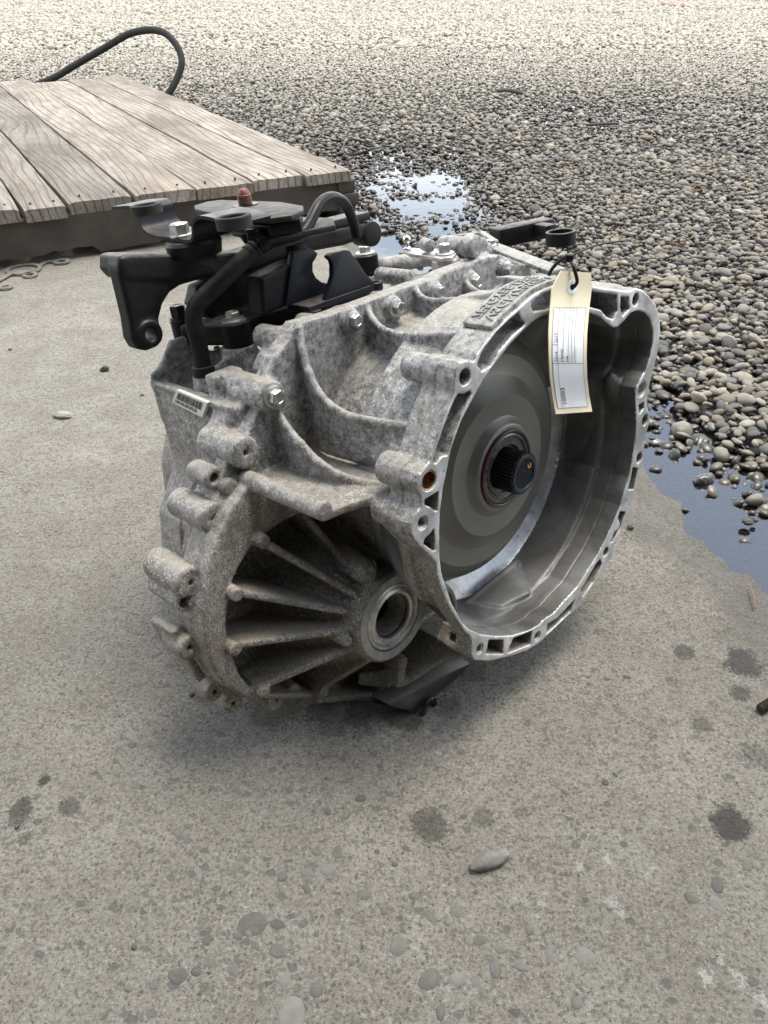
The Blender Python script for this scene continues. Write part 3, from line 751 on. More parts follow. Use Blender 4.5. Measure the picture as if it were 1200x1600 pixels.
class Vol:
    def __init__(s, lo, hi, h):
        s.lo = np.array(lo, float); s.h = h
        s.n = (np.ceil((np.array(hi) - s.lo) / h)).astype(int) + 1
        s.d = np.full(s.n, 0.05, np.float32)
    def _blk(s, lo, hi, m=0.012):
        i0 = np.clip(((np.array(lo) - m - s.lo) / s.h).astype(int), 0, s.n)
        i1 = np.clip(((np.array(hi) + m - s.lo) / s.h).astype(int) + 2, 0, s.n)
        ax = [(s.lo[k] + s.h * np.arange(i0[k], i1[k])).astype(np.float32) for k in range(3)]
        return tuple(slice(i0[k], i1[k]) for k in range(3)), ax[0][:, None, None], ax[1][None, :, None], ax[2][None, None, :]
    def op(s, fn, lo, hi, k=0.004, cut=False):
        sl, X, Y, Z = s._blk(lo, hi)
        if 0 in s.d[sl].shape: return
        v = fn(X, Y, Z)
        a = s.d[sl]
        s.d[sl] = -smin(-a, v, k) if cut else smin(a, v, k)
    # shapes
    def prism(s, poly, x0, x1, k=0.004, cut=False, r=0.0):
        p = np.array(poly); lo = (x0, *p.min(0)); hi = (x1, *p.max(0))
        s.op(lambda X, Y, Z: xcap(poly_sd(poly, Y[0], Z[0])[None], X, x0, x1, r), lo, hi, k, cut)
    def cyl(s, y, z, r, x0, x1, k=0.004, cut=False, r1=None, rr=0.0):
        R = max(r, r1 or 0)
        def f(X, Y, Z):
            q = np.sqrt((Y - y) ** 2 + (Z - z) ** 2)
            if r1 is None: return xcap(q - r, X, x0, x1, rr)
            t = (X - x0) / (x1 - x0); sl = math.cos(math.atan2(r1 - r, x1 - x0))
            return np.maximum((q - (r + (r1 - r) * t)) * sl, np.abs(X - (x0 + x1) / 2) - (x1 - x0) / 2)
        s.op(f, (x0, y - R, z - R), (x1, y + R, z + R), k, cut)
    def cap(s, p, q, r0, r1=None, k=0.004, cut=False):
        p = np.array(p, float); q = np.array(q, float); r1 = r0 if r1 is None else r1; R = max(r0, r1)
        d = q - p; L = d @ d
        def f(X, Y, Z):
            t = np.clip(((X - p[0]) * d[0] + (Y - p[1]) * d[1] + (Z - p[2]) * d[2]) / L, 0, 1)
            return np.sqrt((X - p[0] - t * d[0]) ** 2 + (Y - p[1] - t * d[1]) ** 2 + (Z - p[2] - t * d[2]) ** 2) - (r0 + (r1 - r0) * t)
        s.op(f, np.minimum(p, q) - R, np.maximum(p, q) + R, k, cut)
    def rod(s, p, q, r0, r1=None, k=0.003, cut=False):
        """flat ended cylinder / cone between two points"""
        p = np.array(p, float); q = np.array(q, float); r1 = r0 if r1 is None else r1; R = max(r0, r1)
        d = q - p; L = np.linalg.norm(d); d = d / L
        def f(X, Y, Z):
            t = (X - p[0]) * d[0] + (Y - p[1]) * d[1] + (Z - p[2]) * d[2]
            w = np.sqrt(np.maximum((X - p[0] - t * d[0]) ** 2 + (Y - p[1] - t * d[1]) ** 2 + (Z - p[2] - t * d[2]) ** 2, 0))
            return np.maximum(w - (r0 + (r1 - r0) * np.clip(t / L, 0, 1)), np.abs(t - L / 2) - L / 2)
        s.op(f, np.minimum(p, q) - R, np.maximum(p, q) + R, k, cut)
    def plate(s, pts, th, nrm=None, k=0.003, cut=False, r=0.0015):
        """flat plate: corner points (roughly coplanar, in order), thickness th"""
        P = np.array(pts, float); o = P.mean(0)
        if nrm is None:
            nn = np.zeros(3)
            for i in range(len(P)): nn += np.cross(P[i] - o, P[(i + 1) % len(P)] - o)
            nrm = nn
        nrm = np.array(nrm, float); nrm /= np.linalg.norm(nrm)
        u = P[1] - P[0]; u -= nrm * (u @ nrm); u /= np.linalg.norm(u); v = np.cross(nrm, u)
        pl = [((p - o) @ u, (p - o) @ v) for p in P]
        def f(X, Y, Z):
            X, Y, Z = X - o[0], Y - o[1], Z - o[2]
            U = X * u[0] + Y * u[1] + Z * u[2]; V = X * v[0] + Y * v[1] + Z * v[2]; W = X * nrm[0] + Y * nrm[1] + Z * nrm[2]
            a = poly_sd(pl, U, V) + r; b = np.abs(W) - th / 2 + r
            return np.minimum(np.maximum(a, b), 0) + np.sqrt(np.maximum(a, 0) ** 2 + np.maximum(b, 0) ** 2) - r
        s.op(f, P.min(0) - th, P.max(0) + th, k, cut)
    def box(s, c, hs, R=None, r=0.002, k=0.004, cut=False):
        c = np.array(c, float); R = np.eye(3) if R is None else np.array(R)
        ext = np.abs(R) @ np.array(hs)
        def f(X, Y, Z):
            X, Y, Z = X - c[0], Y - c[1], Z - c[2]
            q = [np.abs(X * R[0, i] + Y * R[1, i] + Z * R[2, i]) - hs[i] + r for i in range(3)]
            o = np.sqrt(sum(np.maximum(v, 0) ** 2 for v in q))
            return o + np.minimum(np.maximum(np.maximum(q[0], q[1]), q[2]), 0) - r
        s.op(f, c - ext, c + ext, k, cut)
    def lathe(s, prof, y, z, k=0.004, cut=False):
        p = np.array(prof); R = p[:, 1].max()
        s.op(lambda X, Y, Z: poly_sd(prof, np.broadcast_to(X, (X.shape[0], Y.shape[1], Z.shape[2])), np.sqrt((Y - y) ** 2 + (Z - z) ** 2)),
             (p[:, 0].min(), y - R, z - R), (p[:, 0].max(), y + R, z + R), k, cut)
    def surface(s):
        """surface nets"""
        d = s.d.copy()
        d[0] = d[-1] = 0.01; d[:, 0] = d[:, -1] = 0.01; d[:, :, 0] = d[:, :, -1] = 0.01
        neg = d < 0
        c = np.zeros(tuple(np.array(d.shape) - 1), np.int8)
        for i in (0, 1):
            for j in (0, 1):
                for k in (0, 1):
                    c += neg[i:neg.shape[0] - 1 + i, j:neg.shape[1] - 1 + j, k:neg.shape[2] - 1 + k]
        cells = np.argwhere((c > 0) & (c < 8))
        idx = np.full(c.shape, -1, np.int32); idx[tuple(cells.T)] = np.arange(len(cells))
        corner = [(i, j, k) for i in (0, 1) for j in (0, 1) for k in (0, 1)]
        val = np.stack([d[cells[:, 0] + a, cells[:, 1] + b, cells[:, 2] + e] for a, b, e in corner], 1)
        acc = np.zeros((len(cells), 3), np.float64); cnt = np.zeros(len(cells))
        for a in range(8):
            for b in range(a + 1, 8):
                ca, cb = np.array(corner[a]), np.array(corner[b])
                if abs(ca - cb).sum() != 1: continue
                m = (val[:, a] < 0) != (val[:, b] < 0)
                t = val[m, a] / (val[m, a] - val[m, b])
                acc[m] += ca + (cb - ca) * t[:, None]; cnt[m] += 1
        V = (cells + acc / cnt[:, None]) * s.h + s.lo
        F = []
        for ax in range(3):
            sl0 = [slice(None)] * 3; sl1 = [slice(None)] * 3
            sl0[ax] = slice(0, -1); sl1[ax] = slice(1, None)
            e = neg[tuple(sl0)] != neg[tuple(sl1)]
            pos = np.argwhere(e)
            u, w = (ax + 1) % 3, (ax + 2) % 3
            ok = (pos[:, u] > 0) & (pos[:, w] > 0); pos = pos[ok]
            a0 = neg[tuple(sl0)][tuple(pos.T)]
            q = []
            for du, dw in ((1, 1), (0, 1), (0, 0), (1, 0)):
                pp = pos.copy(); pp[:, u] -= du; pp[:, w] -= dw
                q.append(idx[tuple(pp.T)])
            q = np.stack(q, 1)
            q = np.where(a0[:, None], q, q[:, ::-1])
            F.append(q)
        F = np.concatenate(F)
        F = F[(F >= 0).all(1)]
        return V, F
    def build(s, name, mats, parent, classify=None):
        V, F = s.surface()
        me = bulk_mesh(name, V, F)
        o = link(name, me, parent, mats)
        if classify is not None:
            C = V[F].mean(1)
            n = np.cross(V[F[:, 2]] - V[F[:, 0]], V[F[:, 3]] - V[F[:, 1]])
            n /= np.linalg.norm(n, axis=1)[:, None] + 1e-12
            me.polygons.foreach_set('material_index', np.ascontiguousarray(classify(C, n), np.int32))
        print('SDF', name, len(F))
        return o

# ---------------------------------------------------------------- the gearbox
BASE = Vector((-0.17, -0.10, -0.235))
base_w = GO + ROT @ np.array(BASE)
gearbox = thing('gearbox', 'used automatic gearbox with open bell housing standing on the concrete', 'gearbox')
gearbox.matrix_world = Matrix.Translation(Vector(base_w)) @ Matrix(ROT.tolist()).to_4x4()
gearbox['off'] = list(-BASE)

# outlines of the mating face, in the plane of the bell's mouth
OUTER = P2([(729,562),(717.5,566),(712.5,576),(710,592),(710,612),(707.5,621),(700,637.5),(690,665),(680,696),(672.5,720),(662,733),(655,742),(652,756),
  (654,767.5),(659,776),(658,792.5),(649,804),(642.5,820),(642.5,832.5),(649,844),(657.5,855),(672.5,868),(682,880),(685,900),(692,925),(700,944),(710,962),(720,977),
  (727,987),(735,994),(738,1003),(737.5,1024),(742,1032),(767,1033),(800,1025),(823,1017),(842,1006),(862,987),(889,962),(905,948),(927.5,917),(945.5,886),(957,867),
  (961,845),(970,827),(979,800),(989,775),(998,740),(1006,719),(1007,696),(1011,674),(1016,658),(1016,646),(1011,637),(1012,617.5),(1015.6,599),(1023,571),
  (1029,547),(1032,517.5),(1031,492.5),(1024,475),(1013,461),(1003,452.5),(994,450),(984,455),(969,453.4),(937.5,449),(923,446),(900,442),(880,442),(864,447),(851,452),
  (833,461),(812,480),(793,497),(776,516),(757,537),(745,554),(741,565)], 0)
INNER = P2([(757,592),(770,573),(780,561),(796,540),(820,515),(833,503),(845,495),(862,489),(880,484),(900,483),(920,488),(939,496),(951,506.6),(959,512),(966,511),
  (975,502),(986,489),(997,485),(1009,489),(1017,500),(1021,517.5),(1020,536),(1015.6,558),(1008,581.6),(1000,594),(994,606.6),(993,625),(994,641),(994.5,660),(993,685),
  (988,719),(982.6,746),(975,768),(969,790),(957,820),(945.5,845),(934,867),(903,917),(882.5,939),(867,957),(853,966),(843,976),(827,985),(800,993),(775,994),(750,991),(733,983),
  (722,972),(714,957),(706,942),(697,915),(691,899),(687.5,872),(687,831),(688,800),(692.5,765),(700,729),(705,702.5),(720,660),(742.5,617.5)], 0)
POCKETS = [
  [(752,553),(776,519),(794,502),(811,488),(815,499),(821,505),(818,510),(800,526),(780,549),(767,572),(753,580),(746,570)],
  [(831,472),(847,461),(863,453.5),(884,449),(884,476),(868,479),(856,484),(834,487),(831,480)],
  [(892,449),(912,451),(925,455),(965,461),(965,485),(958,499),(948,495),(939,484),(920,479),(905,475),(892,475)],
  [(970,463.5),(983,464),(983.6,483),(973,494),(970,484)],
  [(716,615),(726,616),(735,609),(737.5,615),(720,652.5),(708,685),(700,711),(693,712),(688,716),(682,724),(677,722.5),(680,709),(692.5,671),(705,637.5)],
  [(686,767),(684,797.5),(680,799),(673,792.5),(664,789),(664,781),(676,774)],
  [(679,824),(681,860),(677.5,861),(662.5,850),(664,842.5),(674,832.5)],
  [(764,1000),(787,1000),(787,1022),(759,1022),(762,1012)],
  [(802,998),(832,986),(829,1007),(793,1021),(798,1007)],
  [(856,975),(871,966),(899,936),(892,955),(870,976),(854,990)],
  [(908,921),(931,882),(938,873.5),(941,881),(928,909),(911,932)],
  [(969,799),(978,800),(969,826),(957,847),(954,848),(961,830),(966,828),(969,818),(966,809)],
  [(989,730),(997,732),(990,765),(982,765),(986,748)],
  [(1006,628),(1006.5,638),(999.5,647),(998.5,633)]]
POCKETS = [P2(p, 0) for p in POCKETS]
HOLES = [(727,589,.0068),(993.4,468,.0062),(661,817,.0058),(750,1014,.0055),(840,994,.0055),(947,862,.0055),(999,715,.0062),(1008,656.5,.0065)]
BUSH = [(671,751,.0085),(1003.7,608,.0085)]
CY, CZ = 0.0, 0.0
DY, DZ = gx(617, 964.5, -.08)[1:]
R_BELL = 0.176

# --- mating flange: the machined lip of the bell, a ring with pockets and bolt holes
fl = Vol((-.022, -.225, -.235), (.003, .215, .225), .0010)
fl.prism(OUTER, -.02, 0, k=0)
fl.prism(INNER, -.04, .01, k=0, cut=True)
for p in POCKETS: fl.prism(p, -.04, .01, k=0.0, cut=True)
for a, b, r in HOLES + BUSH:
    y, z = gx(a, b, 0)[1:]
    fl.cyl(y, z, r, -.04, .01, k=0.0, cut=True)
fl.build('mating_flange', [M_CAST, M_MACH, M_INNER], gearbox, lambda C, n: np.where((n[:, 0] > 0.35) & (C[:, 0] > -.0022), 1, np.where(poly_sd(INNER, C[:, 1], C[:, 2]) < .0012, 2, 0)))

# --- seam plane outline (joint of bell casting and gear case)
XS = -.168
SEAM = P2([(464,505),(520,490),(560,476),(650,443),(680,436),(698,424),(755,403),(782,398),(800,405),(830,417),(846,434),(830,520),(800,620),(760,700),(700,760),(640,800),(600,900),(600,1000),(628,1100),
  (560,1098),(500,1090),(470,1092),(437,1096),(415,1090),(385,1090),(362,1094),(345,1080),(328,1058),(308,1030),(303,1000),(300,980),(296,960),(296,925),(305,885),(316,850),(326,820),
  (338,790),(345,750),(358,715),(385,680),(405,640),(415,600),(428,560),(450,532)], XS)
MOUTH = P2([(512,812),(490,803),(470,801),(445,812),(420,829),(400,845),(387,860),(372,885),(363,905),(355,943),(352,977),(357,1010),(374,1055),(390,1074),(410,1082),(450,1083),(500,1080),(560,1080),(610,1085),
  (640,1040),(700,1010),(700,920),(660,840),(645,788),(600,782),(560,790),(525,805)], -.15)

def clampz(p, lo): return [(a, max(z, lo)) for a, z in p]
SEAM = clampz(SEAM, -.222); MOUTH = clampz(MOUTH, -.208)
b = Vol((-.19, -.40, -.29), (.0, .215, .24), .0017)
# outer skin behind the lip, and the barrel
b.prism(OUTER, -.036, -.0185, k=0, r=.002)
def ring_part(r0, r1, x0, x1, k, carve, cut=False, squeeze=True):
    def f(X, Y, Z):
        q = np.sqrt(Y ** 2 + Z ** 2); t = np.clip((X - x0) / (x1 - x0), 0, 1)
        if squeeze: q = q + .024 * np.clip((-.036 - X) / .055, 0, 1) * np.clip(-Y / (q + 1e-6), 0, 1) ** 1.5 * np.clip((.08 - Z) / .06, 0, 1)
        v = np.maximum(q - (r0 + (r1 - r0) * t), np.abs(X - (x0 + x1) / 2) - (x1 - x0) / 2)
        return np.maximum(v, carve - np.sqrt((Y - DY) ** 2 + (Z - DZ) ** 2))
    R = max(r0, r1); b.op(f, (x0, -R, -R), (x1, R, R), k, cut)
def barrel(k):
    ring_part(.1715, .1720, -.100, -.030, k, .047)
    ring_part(.148, .1715, -.112, -.0995, k, .047)
    ring_part(.146, .148, -.188, -.094, k, .0, squeeze=False)
barrel(.006)
# the corner with the starter motor dome at upper right
b.op(lambda X, Y, Z: np.maximum(np.maximum(xcap(poly_sd(OUTER, Y[0], Z[0])[None], X, -.100, -.03), .055 - Y), -.11 - Z), (-.10, .03, -.12), (-.03, .21, .22), .004)
b.prism(P2([(923,446),(1003,452),(1031,492),(1028,547),(1000,600),(900,600),(880,500)], 0), -.10, -.04, k=.01, r=.01)
# seam plate
b.prism(SEAM, -.186, XS, k=.006)
# differential front: thick rim round the mouth
FACE = P2([(512,800),(470,785),(430,770),(400,752),(382,765),(358,800),(338,850),(324,900),(318,950),(320,1000),(328,1035),(350,1072),(392,1094),(500,1093),(580,1096),(628,1099),(640,1080),(700,1040),(700,900),(660,800),(560,780)], -.148)
FACE = clampz(FACE, -.218)
b.prism(FACE, -.186, -.148, k=.008, r=.004)
b.prism(MOUTH, -.30, -.10, k=.003, cut=True)
barrel(.004)
# back wall of the mouth
b.prism(clampz(P2([(330,760),(600,740),(660,800),(720,1010),(700,1060),(628,1090),(400,1084),(330,1010)], -.188), -.215), -.19, -.184, k=.003)
# hub cone carrying the output seal
b.cyl(DY, DZ, .102, -.19, -.108, k=.006, r1=.054)
b.cyl(DY, DZ, .0500, -.125, -.081, k=.004, rr=.0035)
# radial ribs from rim to hub
def rib_to(px, py, x_rim=-.146, ang=None, hub_r=.053, hub_x=-.092, th=.0075, rod=True, x_rod=-.1375):
    e = gx(px, py, x_rim)
    dy, dz = e[1] - DY, e[2] - DZ; L = math.hypot(dy, dz); dy /= L; dz /= L
    a = (hub_x, DY + dy * hub_r, DZ + dz * hub_r)
    a0 = (hub_x, DY + dy * .03, DZ + dz * .03)
    e2 = (x_rim, DY + dy * (L + .003), DZ + dz * (L + .003))
    b.plate([a0, a, e2, (-.19, e2[1], e2[2]), (-.19, a0[1], a0[2])], th, k=.005, r=.003)
    if rod: b.rod((-.18, DY + dy * L, DZ + dz * L), (x_rod, DY + dy * L, DZ + dz * L), .0068, k=.0005)
rib_to(405, 843); rib_to(364, 925); rib_to(362, 1010, th=.0075); rib_to(407, 1075); rib_to(499, 1078)
rib_to(478, 806, rod=False, hub_x=-.11)
# bosses parallel to the shaft
def boss(px, py, x1, r, x0=-.186, k=.004, hole=None, dep=.012, rr=.002, r0=None):
    _, y, z = gx(px, py, x1)
    b.cyl(y, z, r, x0, x1, k=k, rr=rr)
    if hole: b.cyl(y, z, hole, x1 - dep, x1 + .01, k=0, cut=True)
    return y, z
boss(580, 897, -.088, .0085, k=.006)
_, ly, lz = gx(578, 895, -.092)
b.rod((-.188, ly - .002, lz + .004), (-.094, ly, lz), .024, .0125, k=.006)
boss(545, 1003, -.086, .0058, k=.003)
# bottom: column and web under the hub
p = gx(628, 1030, -.088); q = gx(628, 1095, -.088)
b.plate([p, q, (-.188, q[1], q[2]), (-.188, p[1] + .02, p[2])], .011, k=.004, r=.003)
p2 = gx(700, 1033, -.06); q2 = gx(738, 1024, -.035)
b.plate([q + [0, 0, .022], p2, q2, (-.12, q2[1], q2[2]), (-.186, q2[1] - .02, q2[2] - .01), (-.186, q[1], q[2] + .01)], .007, k=.004)
b.plate([q, gx(590, 1097, -.115), gx(500, 1090, -.142), (-.186, *gx(500, 1090, -.142)[1:]), (-.186, q[1], q[2])], .007, k=.004)
pm = gx(560, 1048, -.12)
b.plate([gx(628, 1075, -.092), gx(560, 1070, -.125), gx(560, 1050, -.13), gx(628, 1045, -.095)], .006, k=.004)
# shelf above the differential, running from the seam to the bell lip
e = [gx(400, 745, -.165), gx(450, 775, -.115), gx(505, 806, -.062), gx(540, 800, -.058), gx(600, 783, -.045), gx(650, 770, -.028)]
e = [np.array([v[0], v[1], .052]) for v in e]
b.plate(e + [np.array([-.028, -.12, .052]), np.array([-.185, -.12, .052]), np.array([-.185, e[0][1], .052])], .009, nrm=(0, 0, 1), k=.005, r=.003)
_, ry, rz = gx(507, 799, -.058)
b.rod((-.165, ry - .002, rz + .002), (-.056, ry, rz), .0085, k=.003)
# ribs that run from the seam plate to the lip, curved top edges
def rib(top, bottom_z, th=.006, k=.006):
    top = [np.array(gx(*t)) for t in top]
    for a, c in zip(top, top[1:]):
        zb = bottom_z
        b.plate([a, c, (c[0], c[1], min(zb, c[2] - .01)), (a[0], a[1], min(zb, a[2] - .01))], th, k=.002, r=.0026)
    for a, c in zip(top, top[1:]): b.cap(a, c, th * .55, k=.003)
rib([(432,640,-.168),(449,668,-.148),(470,693,-.13),(498,722,-.110),(530,742,-.09),(570,754,-.07),(612,758,-.05),(635,745,-.035),(655,722,-.02)], .05)
rib([(467,512,-.168),(472,545,-.162),(482,580,-.152),(497,612,-.14),(515,632,-.127),(545,650,-.104),(600,660,-.07),(664,668,-.03)], .06)
rib([(575,484,-.168),(583,500,-.158),(597,514,-.142),(625,524,-.108),(680,524,-.065),(738,522,-.02)], .12, th=.0055)
rib([(650,452,-.168),(658,464,-.155),(672,470,-.14),(720,468,-.1),(770,461,-.06),(810,455,-.025)], .13, th=.005)
rib([(728,438,-.168),(736,450,-.155),(752,459,-.14),(790,458,-.105)], .13, th=.005)
# flat machined looking panels on the barrel between the ribs
def panel(pts, th=.02, k=.003):
    b.plate([gx(*t) for t in pts], th, k=k)
# lugs on the lip
for (a, c, x0, r) in ((727, 589, -.062, .0125), (671, 751, -.05, .0145), (661, 817, -.05, .0135), (993.4, 468, -.07, .0125), (1003.7, 608, -.05, .013), (999, 715, -.06, .011), (750, 1014, -.05, .011), (840, 994, -.05, .010), (1008, 656, -.06, .0105)):
    _, y, z = gx(a, c, 0)
    b.cyl(y, z, r, x0, -.0185, k=.004, rr=.002)
# plate detail: fillets and lugs of the seam bolts
SEAMBOLTS = [(551,501,.0115),(618,481,.011),(682,457,.011),(740,441,.011),(791,421,.0115)]
for a, c, r in SEAMBOLTS: boss(a, c, -.163, r, k=.003, rr=.001)
boss(427, 620, -.158, .0145, x0=-.186, rr=.002)
boss(745, 385, -.17, .012, x0=-.186)
# bell cavity
b.prism(INNER, -.040, .01, k=0, cut=True)
ring_part(.1650, .1650, -.090, -.030, .004, .0525, True)
ring_part(.1430, .1650, -.103, -.0899, .0, .0525, True)
ring_part(.1385, .1385, -.172, -.089, .001, .0500, True, squeeze=False)
def dome(X, Y, Z):
    a = poly_sd(INNER, Y[0], Z[0])[None]; q = np.sqrt(Y ** 2 + Z ** 2)
    return np.maximum(np.maximum(a + .0015, .150 - q), np.abs(X + .04) - .050)
b.op(dome, (-.09, .02, -.05), (.01, .2, .2), .008, True)
# ribs and lugs inside the cavity
b.plate([gx(868,722,-.096), gx(985,760,-.02), gx(990,748,-.02), gx(870,705,-.096)], .012, k=.008)
_, y0, z0 = gx(893, 698, -.09)
b.rod((-.10, y0, z0), (-.028, y0 + .012, z0 - .004), .018, k=.010)
b.cap(gx(955, 590, -.03), gx(955, 635, -.04), .006, k=.010)
for p in POCKETS: b.prism([tuple(v) for v in p], -.038, .01, k=.0, cut=True)
for a, c, r in HOLES: 
    y, z = gx(a, c, 0)[1:]; b.cyl(y, z, r, -.036, .01, k=0, cut=True)
for a, c, r in BUSH:
    y, z = gx(a, c, 0)[1:]; b.cyl(y, z, r, -.038, .01, k=0, cut=True)
b.cyl(DY, DZ, .0368, -.13, .0, k=.0, cut=True)
b.cyl(DY, DZ, .0225, -.30, .0, k=.0, cut=True)
def gcyl(px, py, R):
    d = ROT.T @ ray(px, py); o = ROT.T @ (CAM - GO)
    A_ = d[1] ** 2 + d[2] ** 2; B_ = 2 * (o[1] * d[1] + o[2] * d[2]); C_ = o[1] ** 2 + o[2] ** 2 - R * R
    t = (-B_ + math.sqrt(B_ * B_ - 4 * A_ * C_)) / (2 * A_)
    return o + d * t
r0_, r1_, r2_, r3_ = gcyl(728, 942, .163), gcyl(806, 879, .163), gcyl(828, 928, .164), gcyl(784, 950, .164)
b.plate([r0_, r1_, r2_, r3_], .005, k=.004, r=.002)
b.cap(r0_, r1_, .0035, k=.003)
# casting pad for the raised lettering
pad = [gx(756,498,-.030), gx(783,503,-.006), gx(812,478,-.004), (-.004,*gx(846,452,-.004)[1:]), gx(872,441,-.004), gx(836,440,-.036), gx(800,462,-.036)]
def is_in(C, n):
    r = np.hypot(C[:, 1], C[:, 2]); nr = (n[:, 1] * C[:, 1] + n[:, 2] * C[:, 2]) / (r + 1e-9)
    cav = (C[:, 0] > -.175) & (r < .1690) & (r > .1) & (((nr < 0.3) & (r < .145)) | ((C[:, 0] > -.108) & (nr < .5)))
    pk = np.min([poly_sd(p, C[:, 1], C[:, 2]) for p in POCKETS], 0)
    dome = (C[:, 0] > -.105) & (poly_sd(INNER, C[:, 1], C[:, 2]) < .0045) & ((pk > .0012) | (C[:, 0] < -.037)) & ~((n[:, 0] > .9) & (C[:, 0] > -.03))
    cav &= ~((n[:, 0] < -.2) & (r > .12) & (C[:, 0] < -.03))
    ann = (C[:, 0] > -.1045) & (C[:, 0] < -.0892) & (r > .141) & (r < .1665) & (n[:, 0] > .3) & (C[:, 2] < .03)
    return np.where(ann, 2, (cav | dome).astype(int))
bell = b.build('bell_housing', [M_CAST, M_INNER, M_MACH], gearbox, is_in)
bell['label'] = 'open cast aluminium bell housing with ribs and a dirty differential cone'

# --- gear case behind the seam
c = Vol((-.44, -.37, -.27), (-.155, .34, .22), .0022)
S2 = P2([(470,506),(560,477),(650,444),(680,437),(698,425),(755,404),(782,399),(800,406),(830,418),(846,435),(830,520),(700,900),(628,1090),
  (560,1090),(500,1080),(385,1080),(350,1080),(315,1030),(298,980),(290,930),(308,850),(322,800),(335,740),(340,690),(355,650),(375,630),(412,600),(425,560),(447,534)], -.19)
S2 = clampz(S2, -.215)
c.prism(S2, -.215, -.1875, k=.004, r=.004)
CASE = [(-.20,.085),(-.13,.098),(-.07,.125),(-.02,.140),(.08,.145),(.20,.135),(.27,.09),(.28,-.05),(.2,-.15),(.02,-.175),(-.12,-.185),(-.22,-.165),(-.262,-.12),(-.270,-.07),(-.258,-.01),(-.228,.03),(-.212,.06)]
c.prism(CASE, -.33, -.2, k=.01, r=.02)
CASE2 = [(-.17,.07),(-.08,.105),(.0,.125),(.16,.12),(.24,.05),(.23,-.06),(.1,-.12),(-.1,-.14),(-.17,-.12),(-.21,-.07),(-.20,0),(-.18,.04)]
c.prism(CASE2, -.425, -.31, k=.015, r=.03)
# dome bulging up left of the seam plate
c.cap((-.205, -.138, .118), (-.23, -.132, .07), .036, .030, k=.010)
# tray with raised rim, upper left
T = [gz(368,637,.120), gz(246,588,.120), gz(296,520,.150), gz(402,600,.150)]
zt = .117
tray = [(-.182,-.222),(-.325,-.215),(-.325,-.150),(-.182,-.150)]
c.box((-.255,-.186,.072), (.072,.036,.048), r=.003, k=.006)
c.box((-.255,-.183,.122), (.064,.027,.014), r=.003, k=.001, cut=True)
c.plate([(-.185,-.226,.1195),(-.326,-.224,.1195),(-.326,-.218,.1195),(-.185,-.219,.1195)], .006, nrm=(0,0,1), k=.002)
c.plate([(-.326,-.222,.115),(-.330,-.150,.115),(-.315,-.165,.158),(-.315,-.197,.158)], .007, k=.004)
c.plate([(-.20,-.150,.10),(-.32,-.150,.10),(-.31,-.15,.14),(-.24,-.15,.13)], .006, k=.004)
# ledge block and lone bolt barrel
_, y, z = gx(427, 620, -.158)
c.cyl(y, z, .0155, -.222, -.164, k=.004, rr=.003)
c.box((-.222, y - .006, z - .004), (.008, .016, .020), r=.002, k=.003)
# bosses along the rim of the seam, ends facing the viewer
def cboss(px, py, x1, x0, r, hole=.0028, k=.004, dep=.01):
    _, y, z = gx(px, py, x1)
    c.cyl(y, z, r, x0, x1, k=k, rr=.0025)
    if hole: c.cyl(y, z, hole, x1 - dep, x1 + .01, k=0, cut=True)
cboss(385, 708, -.157, -.215, .0150)
cboss(337, 748, -.172, -.205, .0110, hole=.0048)
cboss(362, 762, -.160, -.19, .0080, hole=None)
cboss(336, 811, -.163, -.222, .0145)
cboss(299, 911, -.165, -.225, .0155)
cboss(291, 941, -.168, -.222, .0095, hole=.0062)
cboss(298, 1013, -.168, -.20, .0125)
cboss(337, 1082, -.172, -.195, .0105)
cboss(366, 1100, -.172, -.195, .0110)
cboss(437, 1100, -.150, -.200, .0105)
cboss(477, 1094, -.138, -.200, .0095)
cboss(412, 709, -.166, -.19, .0075, hole=.006, dep=.004)
# angular lug at lower left
pts = [gx(242,966,-.215), gx(275,985,-.180), gx(283,1002,-.178), gx(285,1020,-.18), gx(262,1012,-.2), gx(248,998,-.212)]
c.plate([gx(240,962,-.22), gx(276,984,-.176), gx(290,1020,-.176), gx(312,1050,-.176), gx(325,1056,-.178), gx(250,1003,-.22)], .010, k=.003)
# ribs on the outer left side
for xx in (-.250, -.272):
    c.prism([(p[0] - (.0035 if p[0] < 0 else -.0035), p[1]) for p in CASE], xx - .0020, xx + .0020, k=.003)
# posts under the mount
POSTL = gz(283, 505, .168); POSTM = gz(371, 530, .150); POSTR = gz(572, 408, .170)
for pz, zz, r, rb in ((POSTL, .150, .0125, .018), (POSTM, .145, .0175, .030), (POSTR, .155, .0155, .026)):
    c.rod((pz[0], pz[1], .06), (pz[0], pz[1], zz), rb, r, k=.008)
    for a in range(3):
        an = a * 2.1 + .6
        c.plate([(pz[0], pz[1], zz - .004), (pz[0] + math.cos(an) * .05, pz[1] + math.sin(an) * .05, .13), (pz[0] + math.cos(an) * .05, pz[1] + math.sin(an) * .05, .08), (pz[0], pz[1], .08)], .005, k=.005)
